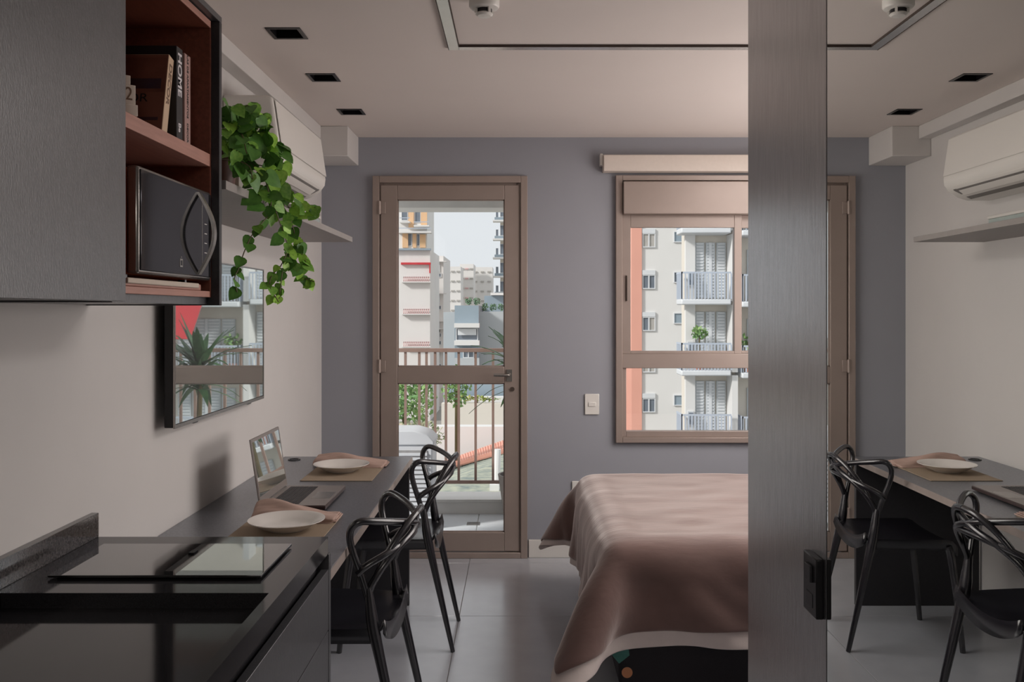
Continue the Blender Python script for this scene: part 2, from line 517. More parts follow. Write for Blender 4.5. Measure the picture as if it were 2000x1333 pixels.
# ------------------------------------------------------------------ kitchen: upper cabinet with open niche
XF = -0.80                                 # door plane
XC = -0.822                                # carcass / shelf front plane
t = thing('upper_cabinet', 'dark grey upper kitchen cabinet with an open reddish wood niche', 'cabinet', (-0.98, 1.8, 1.478))
obj('door', MB().box(XC + .001, XF, 1.200, 1.832, 1.480, 2.253), graph_m, t, bevel=.001)
obj('door', MB().box(XC + .001, XF, 0.565, 1.196, 1.480, 2.253), graph_m, t, bevel=.001)
obj('carcass', MB().box(XL, XC, 0.565, 1.845, 1.482, 2.253), dark_m, t)
obj('back_panel', MB().box(XL, XL + .012, 1.865, 2.398, 1.513, 2.218), wood_m, t)
obj('divider', MB().box(XL, XC, 1.845, 1.865, 1.497, 2.238), wood_m, t)
obj('niche_side', MB().box(XL, XC, 2.398, 2.408, 1.497, 2.238), wood_m, t)
obj('shelf', MB().box(XL + .012, XC, 1.865, 2.398, 1.847, 1.880), woodlight_m, t, bevel=.001)
obj('top_board', MB().box(XL, XC, 1.865, 2.398, 2.218, 2.238), wood_m, t)
obj('top_edge', MB().box(XC, XC + .002, 1.865, 2.398, 2.218, 2.236), woodlight_m, t)
obj('bottom_board', MB().box(XL, XC, 1.865, 2.398, 1.497, 1.513), woodlight_m, t, bevel=.001)
obj('under_panel', MB().box(XL, XC - .012, 1.845, 2.408, 1.478, 1.497), graph_m, t)
obj('end_panel', MB().box(XL, XF, 2.408, 2.428, 1.475, 2.240), dark_m, t, bevel=.0015)
obj('top_cover', MB().box(XL, XF, 1.845, 2.428, 2.240, 2.256), graph_m, t, bevel=.0015)

# books in the niche
def book(label, y0, th, h, d, cover, spine_txt, txt_mat, lean=0.0, sz=.02, name='book', cover_fn=None, xfront=-0.826, toff=0.0, **kw):
    t = thing(name, label, 'book', (xfront, y0, 1.880), 'books standing in the cabinet niche')
    x1, x0, z0 = xfront, xfront - d, 1.880
    obj('cover', MB().box(x0, x1, y0, y0 + .002, z0, z0 + h).box(x0, x1, y0 + th - .002, y0 + th, z0, z0 + h).box(x1 - .002, x1, y0 + .002, y0 + th - .002, z0, z0 + h), cover, t, bevel=.0006, segs=1)
    obj('pages', MB().box(x0 + .003, x1 - .002, y0 + .002, y0 + th - .002, z0 + .002, z0 + h - .003), paper_m, t)
    for (s, size, zc, sx) in spine_txt:
        text('lettering', s, size, txt_mat, (x1 + .0002, y0 + th / 2 + toff, z0 + zc), (math.pi / 2, math.pi / 2, math.pi / 2), t, sx=sx, bold=size * .025)
    if cover_fn:
        cover_fn(t, x0, x1, y0, z0)
    if lean:
        t.rotation_euler = (-lean, 0, 0)
    return t
bookcream_m = M('cream_book_cover', rgb(206, 176, 146), 0.5, var=0.05, scale=12)
bookblack_m = M('black_book_cover', rgb(26, 24, 28), 0.4, var=0.1, scale=20)
bookrose_m = M('dusty_book_cover', rgb(168, 132, 124), 0.5, var=0.05, scale=12)
ink_m = M('black_ink', rgb(18, 15, 16), 0.6, var=0.02, scale=10)
pale_ink_m = M('pale_ink', rgb(226, 220, 222), 0.5, var=0.02, scale=10)
brown_ink_m = M('brown_ink', rgb(120, 92, 72), 0.6, var=0.02, scale=10)
photo1_m = M('cover_photo_shaded', rgb(96, 56, 46), 0.4, col2=rgb(122, 76, 62), scale=14)  # print browned so its colour carries the niche shade
photo2_m = M('cover_photo_dark', rgb(70, 44, 44), 0.4, col2=rgb(58, 46, 60), scale=18)
def decor_cover(t, x0, x1, y0, z0):
    def pr(nm, a, b, c, e, m, k=1):
        obj(nm, MB().box(x1 - a, x1 - b, y0 - .0004 * k, y0, z0 + c, z0 + e), m, t)
    pr('cover_print_and_shade', .19, .001, .001, .194, M('cover_shade_ground', rgb(116, 72, 58), 0.5, var=0.06, scale=10))  # brown sheet puts the niche shade into the cream cover
    pr('cover_print_and_shade', .19, .004, .098, .186, photo1_m, 2)
    pr('cover_print_and_shade', .10, .012, .106, .132, photo2_m, 3)
    pr('cover_print_and_shade', .18, .10, .135, .150, photo2_m, 3)
    pr('cover_print_and_shade', .075, .012, .026, .034, photo2_m, 2)
    text('lettering', 'DECOR', .030, ink_m, (x1 - .098, y0 - .0010, z0 + .082), (math.pi / 2, 0, 0), t, sx=1.15)
book('cream leaning book titled DECOR on the niche shelf', 2.083, .031, .195, .20, bookcream_m, [('DECOR', .022, .125, 1.4)], brown_ink_m, lean=math.radians(13), cover_fn=decor_cover)
book('black HOME book upright behind the leaning cream one', 2.178, .040, .226, .26, bookblack_m, [('HOME', .033, .160, 1.15), ('Be', .022, .030, 1.0)], pale_ink_m, xfront=-0.828)
book('dusty rose book with small dark lettering beside the black one', 2.226, .040, .222, .24, bookrose_m, [('LAS DE APARTAMENTOS   DECOR', .013, .112, 1.1)], ink_m, xfront=-0.826)

# perpetual calendar of white blocks
t = thing('block_calendar', 'white stepped block calendar showing a 2 on the niche shelf', 'calendar', (-0.84, 1.905, 1.880))
R = Matrix.Translation((-0.862, 1.915, 1.880)) @ Matrix.Rotation(math.radians(42), 4, 'Z')
def rb(x0, x1, y0, y1, z0, z1):
    return MB().box(x0, x1, y0, y1, z0, z1, R)
blk_m = M('white_painted_block', rgb(222, 206, 192), 0.6, var=0.02, scale=30)
obj('base', rb(-.060, .044, -.018, .018, 0, .024), blk_m, t, bevel=.001)
obj('number_block', rb(.000, .040, -.016, .016, .024, .066), blk_m, t, bevel=.001)
obj('number_block', rb(-.042, -.002, -.016, .016, .024, .066), blk_m, t, bevel=.001)
obj('month_block', rb(-.042, .030, -.014, .014, .066, .086), blk_m, t, bevel=.001)
for dx in (0.026, -0.022):
    q = R @ Vector((dx, -.0162, .045))
    text('lettering', '2', .040, brown_ink_m, q, (math.pi / 2, 0, math.radians(42)), t, sx=0.8)

# microwave on its tray
t = thing('tray', 'thin pale tray under the microwave in the niche', 'tray', (-0.95, 2.1, 1.513))
obj('board', MB().box(-1.10, -0.822, 1.88, 2.33, 1.5135, 1.529), woodlight_m, t, bevel=.002)
obj('board_rim', MB().box(-0.822, -0.816, 1.88, 2.30, 1.519, 1.531), paper_m, t, bevel=.002)
t = thing('microwave', 'mirrored microwave oven with curved vertical handle in the niche', 'microwave', (-0.95, 2.16, 1.541))
XO = -0.815
my0, my1, mz0, mz1 = 1.935, 2.392, 1.541, 1.776
obj('body', MB().box(-1.135, XO - .03, my0 + .003, my1 - .003, mz0, mz1 - .002), M('steel_wood_reflection', rgb(172, 92, 62), 0.3, metal=0.3, var=0.05, scale=8), t, bevel=.006)  # body colour paints in the reflection of the reddish niche wood
obj('door', MB().box(XO - .03, XO - .003, my0, my1, mz0, mz1), steel_m, t, bevel=.006)
obj('window', MB().box(XO - .004, XO, my0 + .006, my1 - .006, mz0 + .008, mz1 - .007), micro_m, t, bevel=.002)
obj('control_strip', MB().box(XO, XO + .0006, 2.318, 2.320, mz0 + .02, mz1 - .02), steel_m, t)
hp = []
for k in range(15):
    s = k / 14
    hp.append((XO + .004 + .040 * math.sin(math.pi * s), 2.292 , mz0 + .012 + (mz1 - mz0 - .024) * s))
hb = MB()
for k in range(14):
    a, c = hp[k], hp[k + 1]
    ia, ic = (a[0] - .007, 0, a[2]), (c[0] - .007, 0, c[2])
    hb.add([(a[0], 2.283, a[2]), (a[0], 2.301, a[2]), (c[0], 2.301, c[2]), (c[0], 2.283, c[2]), (ia[0], 2.283, ia[2]), (ia[0], 2.301, ia[2]), (ic[0], 2.301, ic[2]), (ic[0], 2.283, ic[2])],
           [(0, 1, 2, 3), (7, 6, 5, 4), (0, 4, 5, 1), (3, 2, 6, 7), (1, 5, 6, 2), (0, 3, 7, 4)])
obj('handle', hb, steel_m, t)
for k in range(4):
    obj('button_mark', MB().box(XO + .0002, XO + .0008, 2.335, 2.352, mz0 + .07 + .025 * k, mz0 + .072 + .025 * k), white_m, t)
obj('emblem', MB().holed(0, XO + .0002, XO + .0008, 2.165, 2.183, mz0 + .026, mz0 + .046, [(2.168, 2.180, mz0 + .030, mz0 + .042)]).box(XO + .0002, XO + .0008, 2.170, 2.178, mz0 + .049, mz0 + .051), steel_m, t)
for yy in (my0 + .05, my1 - .05):
    for xx in (-1.08, -0.875):
        obj('foot', MB().cyl((xx, yy, 1.529 if yy < 2.33 else 1.513), (xx, yy, mz0), .011, 10), black_m, t)

# ------------------------------------------------------------------ kitchen: base cabinet, worktop, cooktop
ZW, YW = 0.845, 2.44
t = thing('base_cabinet', 'dark grey kitchen base cabinet with handleless drawers under the granite', 'cabinet', (-0.84, 1.4, 0))
obj('body', MB().box(XL + .003, -0.545, 0.25, 2.44, 0.0, 0.765), dark_m, t)
obj('end_panel', MB().box(XL + .003, -0.512, 2.440, 2.462, 0.0, 0.797), graph_m, t, bevel=.001)
for y0, y1 in ((1.64, 2.437), (0.84, 1.636), (0.25, 0.836)):
    for z0, z1 in ((0.593, 0.757), (0.345, 0.589), (0.06, 0.341)):
        obj('drawer', MB().box(-0.533, -0.513, y0, y1, z0, z1), graph_m, t, bevel=.001)
t = thing('worktop', 'polished black granite worktop with a shallow recessed wet area', 'worktop', (-0.84, 1.4, 0.8))
wk = MB()
wk.box(XL, -0.515, 1.953, YW, 0.798, ZW)
wk.box(-0.541, -0.515, 0.25, 1.953, 0.798, ZW)
wk.box(XL, -1.125, 0.25, 1.953, 0.798, ZW)
wk.box(-1.125, -0.541, 0.25, 1.953, 0.775, 0.8115)
obj('slab', wk, granite_m, t)
obj('backsplash', MB().box(XL, XL + .020, 0.25, YW, ZW, ZW + .066), granite_edge_m, t, bevel=.0015)
t = thing('cooktop', 'black ceramic glass cooktop lying on the granite worktop', 'cooktop', (-0.83, 2.19, ZW))
obj('glass', MB().box(-1.075, -0.586, 2.050, 2.330, ZW + .004, ZW + .010), cooktop_m, t, bevel=.001)
obj('under_tray', MB().box(-1.06, -0.60, 2.065, 2.315, ZW, ZW + .004), black_m, t)
# ------------------------------------------------------------------ dining / work table
ZT = 0.735
t = thing('table', 'long dark graphite table along the wall with pale edge band', 'table', (-0.84, 3.46, 0))
obj('tabletop', MB().box(XL + .002, -0.5235, 2.463, 4.463, ZT - .028, ZT), table_m, t, bevel=.001)
edge_m = M('edge_band', rgb(150, 138, 132), 0.35, var=0.05, scale=30)
obj('edge_band', MB().box(-0.5235, -0.5205, 2.463, 4.463, ZT - .028, ZT - .0005), edge_m, t)
obj('leg_panel', MB().box(XL + .015, -0.535, 4.435, 4.460, 0, ZT - .028), dark_m, t, bevel=.001)
obj('apron', MB().box(XL + .003, XL + .02, 2.464, 4.435, ZT - .30, ZT - .028), dark_m, t)
gm = MB()
N = 24
for r0, r1, z0, z1 in ((.030, .022, ZT, ZT + .004),):
    vs = []
    for r, z in ((r0, z0), (r0, z1), (r1, z1), (r1, z0)):
        vs += [(-1.085 + r * math.cos(2 * math.pi * k / N), 4.36 + r * math.sin(2 * math.pi * k / N), z) for k in range(N)]
    gm.add(vs, [(i * N + k, i * N + (k + 1) % N, ((i + 1) % 4) * N + (k + 1) % N, ((i + 1) % 4) * N + k) for i in range(4) for k in range(N)])
obj('cable_grommet', gm, black_m, t, smooth=True)

def placemat(label, y0, y1):
    o = obj('placemat', MB().box(-0.925, -0.618, y0, y1, ZT + .0005, ZT + .0035), linen_m, None, base=(-0.77, (y0 + y1) / 2, ZT), bevel=.001)
    tag(o, label, 'placemat', 'linen placemats on the table')
placemat('beige linen placemat on the table end closest to the cooktop', 2.735, 3.165)
placemat('beige linen placemat on the table end by the balcony door', 3.812, 4.245)

def plate_dish(label, x, y):
    o = obj('plate', MB().lathe([(0, .000), (.058, .000), (.062, .004), (.085, .013), (.112, .030), (.124, .034), (.1245, .0365), (.112, .0335), (.084, .017), (.062, .0085), (0, .008)], (x, y, ZT + .0037), 48), porc_m, None, base=(x, y, ZT + .0037), smooth=True, angle=60)
    tag(o, label, 'plate', 'white deep plates on placemats')
plate_dish('white deep plate on the placemat closest to the cooktop', -0.760, 2.955)
plate_dish('white deep plate on the placemat near the balcony door', -0.790, 4.030)

def napkin(label, x0, x1, y, seed, wide=0.10, puff=0.046):
    rnd = random.Random(seed)
    ph = [rnd.random() * 6.28 for _ in range(6)]
    n, m = 34, 20
    vs, fs = [], []
    for i in range(n):
        s = i / (n - 1)
        x = x0 + (x1 - x0) * s
        env = (1 - s) ** 1.3
        hgt = 0.018 + puff * max(0, math.sin(math.pi * min(1, s * .85 + .16))) * (0.35 + env) * .80
        wd = wide * (0.62 + 0.55 * s - 0.25 * s * s) * (0.6 if i == 0 else 1)
        if i == 0:
            hgt *= .55
        yc = y + 0.018 * math.sin(s * 3.1 + ph[0])
        for k in range(m):
            a = 2 * math.pi * k / m
            rip = 1 + (0.16 * math.sin(3 * a + ph[1] + s * 4.5) + 0.10 * math.sin(5 * a + ph[2] - s * 6)) * (1 if math.sin(a) > -.1 else .2)
            yy = yc + wd * math.cos(a) * rip
            zz = hgt * max(-0.02, math.sin(a)) * rip if math.sin(a) > 0 else 0.0
            vs.append((x + .006 * math.sin(a * 2 + ph[3]), yy, ZT + .004 + zz))
    for i in range(n - 1):
        fs += [(i * m + k, i * m + (k + 1) % m, (i + 1) * m + (k + 1) % m, (i + 1) * m + k) for k in range(m)]
    fs.append(tuple(range(m))[::-1])
    fs.append(tuple((n - 1) * m + k for k in range(m)))
    t = thing('napkin', label, 'napkin', ((x0 + x1) / 2, y, ZT + .004), 'folded napkins behind the plates')
    obj('cloth', MB().add(vs, fs), napkin_m, t, smooth=True, angle=80, sub=1)
    hem = MB()
    for q in range(3):
        hem.box(x1 - .075, x1 + .006 - .004 * q, y - .062 + .012 * q, y + .058 - .008 * q, ZT + .005 + .0052 * q, ZT + .0085 + .0052 * q)
    obj('folded_hem', hem, napkin_m, t, bevel=.0015)
napkin('brown napkin folded behind the plate closest to the cooktop', -0.925, -0.622, 3.115, 3, 0.075, .050)
napkin('pinkish brown napkin folded behind the plate near the balcony door', -0.955, -0.612, 4.205, 8, 0.085, .050)

# laptop
t = thing('laptop', 'open silver grey laptop standing on the dark table', 'laptop', (-0.81, 3.43, ZT))
ly0, ly1 = 3.245, 3.625
lap_m = M('silver_plastic', rgb(142, 134, 130), 0.35, metal=0.3, var=0.03, scale=40)
obj('base', MB().box(-0.932, -0.694, ly0, ly1, ZT + .004, ZT + .019), M('laptop_edge', rgb(66, 52, 50), 0.35, metal=0.3, var=0.03, scale=40), t, bevel=.003)
obj('palm_rest', MB().box(-0.928, -0.697, ly0 + .004, ly1 - .004, ZT + .019, ZT + .0202), lap_m, t)
key_m = M('dark_keys', rgb(52, 50, 52), 0.5, var=0.05, scale=30)
kb = MB()
for r in range(6):
    for c in range(15):
        xx = -0.906 + r * .0185
        yy = ly0 + .030 + c * .0214
        kb.box(xx, xx + .0155, yy, yy + .0182, ZT + .0202, ZT + .0217)
tag(obj('keyboard', kb, key_m, t), kind='stuff')
obj('touchpad', MB().box(-0.775, -0.705, 3.37, 3.49, ZT + .0202, ZT + .0206), steel_m, t)
for yy in (ly0 + .03, ly1 - .03):
    for xx in (-.91, -.715):
        obj('foot', MB().cyl((xx, yy, ZT), (xx, yy, ZT + .004), .008, 8), black_m, t)
LR = Matrix.Translation((-0.930, 0, ZT + .021)) @ Matrix.Rotation(math.radians(-8.5), 4, 'Y')
obj('lid', MB().box(-.006, 0, ly0, ly1, 0, .240, LR), lap_m, t, bevel=.002)
obj('screen', MB().box(0, .0006, ly0 + .010, ly1 - .010, .028, .228, LR), tv_m, t)
obj('bezel', MB().holed(0, .0, .0012, ly0 + .002, ly1 - .002, .004, .238, [(ly0 + .010, ly1 - .010, .028, .228)]), lap_m, t).matrix_local = Matrix.Translation(-org(t)) @ LR @ Matrix.Translation(org(t))
obj('hinge', MB().cyl((-0.928, ly0 + .03, ZT + .020), (-0.928, ly1 - .03, ZT + .020), .004, 8), steel_m, t)

# ------------------------------------------------------------------ television
t = thing('television', 'flat black television on the left wall reflecting the balcony', 'tv', (-1.12, 3.37, 1.08))
ty0, ty1, tz0, tz1 = 2.870, 3.880, 1.082, 1.640
XT = -1.098
obj('housing', MB().box(XT - .034, XT - .003, ty0 + .002, ty1 - .002, tz0 + .002, tz1 - .002), black_m, t, bevel=.003)
obj('screen', MB().box(XT - .003, XT, ty0 + .008, ty1 - .008, tz0 + .014, tz1 - .006), tv_m, t)
obj('bezel', MB().holed(0, XT - .004, XT + .002, ty0, ty1, tz0, tz1, [(ty0 + .007, ty1 - .007, tz0 + .012, tz1 - .005)]), steel_m, t)
obj('wall_mount', MB().box(XL, XT - .034, 3.1, 3.6, 1.2, 1.5), black_m, t)
for yy in (3.08, 3.70):
    obj('foot', MB().box(XT - .025, XT - .006, yy - .02, yy + .02, tz0 - .006, tz0 + .002), black_m, t)

# ------------------------------------------------------------------ air conditioner and shelf
t = thing('air_conditioner', 'white split air conditioner on the left wall above the shelf', 'air conditioner', (-1.05, 3.95, 2.0))
prof = [(XL, 2.312), (-0.985, 2.312), (-0.962, 2.303), (-0.932, 2.100), (-0.936, 2.070), (-0.958, 2.040), (-1.000, 2.012), (-1.045, 1.998), (XL, 1.998)]
obj('body', MB().prism(prof, 1, 3.52, 4.37), white_m, t, bevel=.012, segs=3)
obj('front_panel', MB().prism([(-0.958, 2.295), (-0.9535, 2.295), (-0.9265, 2.112), (-0.931, 2.112)], 1, 3.535, 4.355), white_m, t, bevel=.002)
obj('outlet', MB().prism([(-0.948, 2.044), (-0.952, 2.038), (-1.035, 1.9965), (-1.035, 2.004)], 1, 3.60, 4.30), M('grey_outlet', rgb(120, 116, 112), 0.5, var=0.05, scale=10), t, bevel=.002)
obj('flap', MB().prism([(-0.938, 2.054), (-0.942, 2.047), (-0.990, 2.012), (-0.992, 2.018)], 1, 3.63, 4.27), white_m, t, bevel=.002)

ZS = 1.825
t = obj('wall_shelf', MB().box(XL, -0.812, 2.50, 4.42, 1.800, ZS), M('grey_shelf', rgb(150, 144, 140), 0.5, var=0.04, scale=30), None, base=(-0.98, 3.4, 1.8), bevel=.001)
tag(t, 'long grey floating shelf on the left wall under the air conditioner', 'shelf')
t = thing('closed_box', 'flat pale box lying on the grey shelf beyond the plant', 'box', (-0.93, 3.5, ZS))
obj('base', MB().box(-1.10, -0.822, 3.30, 3.736, ZS, ZS + .018), M('pale_teal_card', rgb(150, 160, 156), 0.5, var=0.04, scale=20), t, bevel=.002)
obj('lid', MB().box(-1.103, -0.819, 3.297, 3.739, ZS + .018, ZS + .030), M('pale_card', rgb(196, 192, 186), 0.5, var=0.04, scale=20), t, bevel=.002)
t = obj('vase', MB().lathe([(0, 0), (.020, 0), (.026, .03), (.024, .075), (.016, .10), (.016, .115), (.012, .115), (.012, .02), (0, .02)], (-0.935, 3.01, ZS), 10), white_m, None, base=(-0.935, 3.01, ZS), smooth=True, angle=20)
tag(t, 'small white faceted vase on the grey shelf beside the pothos pot', 'vase')

# ------------------------------------------------------------------ trailing pothos
leaf_a = M('leaf_dark', rgb(72, 118, 50), 0.4, col2=rgb(98, 148, 62), scale=60, spec=0.4)
leaf_b = M('leaf_bright', rgb(134, 188, 66), 0.4, col2=rgb(178, 220, 96), scale=70, spec=0.4)
leaf_c = M('leaf_mid', rgb(98, 154, 58), 0.4, col2=rgb(146, 190, 84), scale=80, spec=0.4)
for lm in (leaf_a, leaf_b, leaf_c):
    lm.node_tree.nodes['Principled BSDF'].inputs['Subsurface Weight'].default_value = 0.0
stem_m = M('stem', rgb(96, 84, 54), 0.6, var=0.1, scale=40)
pothos = thing('trailing_pothos', 'trailing green pothos in a brown pot on the grey shelf', 'plant', (-0.97, 2.90, ZS))
obj('pot', MB().lathe([(0, 0), (.048, 0), (.064, .13), (.067, .13), (.067, .145), (.060, .145), (.058, .125), (0, .125)], (-0.97, 2.90, ZS), 24), M('brown_pot', rgb(84, 46, 36), 0.5, var=0.08, scale=12), pothos, smooth=True)

def leaf_mesh(name, mat, sz):
    # heart-shaped blade, base at origin, tip along +y, cupped along the midrib
    half = [(0.0, 0.06), (0.20, -0.06), (0.40, 0.06), (0.47, 0.28), (0.38, 0.55), (0.20, 0.80), (0.0, 1.02)]
    vs, fs = [], []
    mid = [(0.0, y) for (_, y) in half]
    n = len(half)
    for (x, y) in half:
        vs.append((0, y * sz if x else y * sz, (-0.10 * (y - .4) ** 2) * sz))
    for sgn in (1, -1):
        for (x, y) in half:
            vs.append((sgn * x * sz, y * sz, (0.26 * x - 0.10 * (y - .4) ** 2 - .30 * x * x) * sz))
    for i in range(n - 1):
        fs.append((i, i + 1, n + i + 1, n + i))
        fs.append((i + 1, i, 2 * n + i, 2 * n + i + 1))
    me = bpy.data.meshes.new(name)
    me.from_pydata(vs, [], fs)
    me.materials.append(mat)
    for p in me.polygons:
        p.use_smooth = True
    me.validate()
    return me
LM = [leaf_mesh('leaf_a', leaf_a, .050), leaf_mesh('leaf_b', leaf_b, .044), leaf_mesh('leaf_c', leaf_c, .047)]
rl = random.Random(5)
def leaf(pos, tipdir, scale, which, nrm=None):
    y = Vector(tipdir).normalized()
    nn = Vector(nrm) if nrm is not None else Vector((0.45 + rl.uniform(-.5, .5), -0.75 + rl.uniform(-.5, .5), 0.45 + rl.uniform(-.4, .4)))
    z = (nn - y * nn.dot(y)).normalized()
    x = y.cross(z)
    o = bpy.data.objects.new('leaf', LM[which])
    COL.objects.link(o)
    o.parent = pothos
    o.matrix_local = Matrix.Translation(Vector(pos) - org(pothos)) @ Matrix((x, y, z)).transposed().to_4x4() @ Matrix.Scale(scale, 4)
def strand(pts, leaves, lo=.7, hi=1.0, mix=(.35, .35, .3), spread=.018, tip=(0, 0, -1)):
    P = spline([at(*p) if isinstance(p, tuple) else p for p in pts], 8)
    obj('stem', MB().tube(P, .0018, 5), stem_m, pothos, smooth=True)
    for k in range(leaves):
        s = (k + .5 + rl.uniform(-.3, .3)) / leaves
        p = P[min(len(P) - 1, int(s * (len(P) - 1)))]
        off = Vector((rl.uniform(-1, 1), rl.uniform(-1, 1), rl.uniform(-.5, .5))) * spread
        side = Vector((rl.uniform(-.9, .9), rl.uniform(-.7, .7), -0.55 + rl.uniform(-.5, .35)))
        w_ = rl.choices((0, 1, 2), mix)[0]
        leaf(p + off, side, rl.uniform(lo, hi), w_)
top = Vector((-0.95, 2.90, ZS + .14))
def T():
    return top + Vector((rl.uniform(-.04, .04), rl.uniform(-.04, .04), rl.uniform(-.02, .01)))
# bushy top and the mass that spills over the shelf edge
strand([T(), (458, 215, 2.72), (470, 228, 2.66)], 9, .8, 1.2, (.7, .1, .2), .03)
strand([T(), (478, 212, 2.78), (492, 222, 2.74)], 9, .8, 1.1, (.4, .35, .25), .03)
strand([T(), (500, 228, 2.82), (522, 232, 2.80)], 7, .9, 1.1, (.1, .6, .3), .012)
strand([T(), (470, 262, 2.70), (482, 300, 2.64)], 13, .8, 1.2, (.7, .1, .2), .035)
strand([T(), (500, 262, 2.80), (528, 300, 2.80)], 13, .8, 1.15, (.2, .5, .3), .032)
strand([T(), (520, 270, 2.86), (548, 302, 2.88), (540, 330, 2.86)], 12, .8, 1.1, (.25, .45, .3), .028)
strand([T(), (480, 320, 2.62), (494, 350, 2.62)], 8, .9, 1.25, (.8, .05, .15), .025)
strand([T(), (505, 330, 2.72), (524, 372, 2.76), (520, 392, 2.74)], 13, .9, 1.3, (.65, .1, .25), .03)
strand([T(), (535, 330, 2.84), (556, 372, 2.88), (566, 390, 2.90)], 13, .8, 1.15, (.4, .3, .3), .03)
strand([T(), (530, 360, 2.82), (560, 400, 2.92), (578, 420, 2.95)], 11, .8, 1.1, (.4, .3, .3), .028)
strand([(560, 380, 2.90), (588, 398, 2.98), (612, 404, 3.02), (618, 418, 3.02)], 9, .75, 1.0, (.2, .5, .3), .014)
strand([(545, 390, 2.86), (568, 430, 2.94), (578, 470, 2.96), (584, 492, 2.96)], 14, .75, 1.0, (.5, .2, .3), .022)
strand([(535, 400, 2.82), (548, 440, 2.86), (562, 480, 2.90), (566, 512, 2.90)], 12, .7, 1.0, (.4, .3, .3), .022)
for cpx, cpy, cY, rr_, n_ in ((456, 232, 2.70, .040, 16), (484, 240, 2.76, .045, 14), (512, 250, 2.80, .040, 9), (478, 285, 2.72, .045, 14), (512, 300, 2.80, .045, 12), (540, 305, 2.86, .030, 8), (520, 345, 2.80, .035, 8)):
    for k in range(n_):
        p = at(cpx, cpy, cY) + Vector((rl.uniform(-1, 1), rl.uniform(-1, 1), rl.uniform(-1, 1))) * rr_
        leaf(p, (rl.uniform(-.8, .8), rl.uniform(-.7, .3), rl.uniform(-1, .35)), rl.uniform(.8, 1.2), rl.choices((0, 1, 2), (.45, .3, .25))[0])
# long thin strands
strand([(530, 395, 2.80), (524, 420, 2.78), (508, 440, 2.75), (492, 460, 2.72), (478, 490, 2.70), (466, 525, 2.68), (458, 545, 2.66), (464, 575, 2.66)], 12, .65, .95, (.75, .05, .2), .010)
strand([(562, 490, 2.90), (548, 520, 2.88), (530, 540, 2.86), (528, 562, 2.86), (544, 590, 2.86)], 12, .6, .85, (.25, .45, .3), .010)
strand([(560, 500, 2.90), (552, 530, 2.89), (548, 560, 2.88), (545, 584, 2.88)], 9, .5, .8, (.2, .5, .3), .008)
strand([(572, 490, 2.92), (574, 515, 2.93), (586, 538, 2.95), (606, 548, 2.96), (614, 550, 2.96)], 11, .7, .95, (.1, .6, .3), .010)
strand([(580, 480, 2.95), (594, 505, 2.96), (600, 522, 2.97)], 7, .7, .95, (.1, .6, .3), .010)

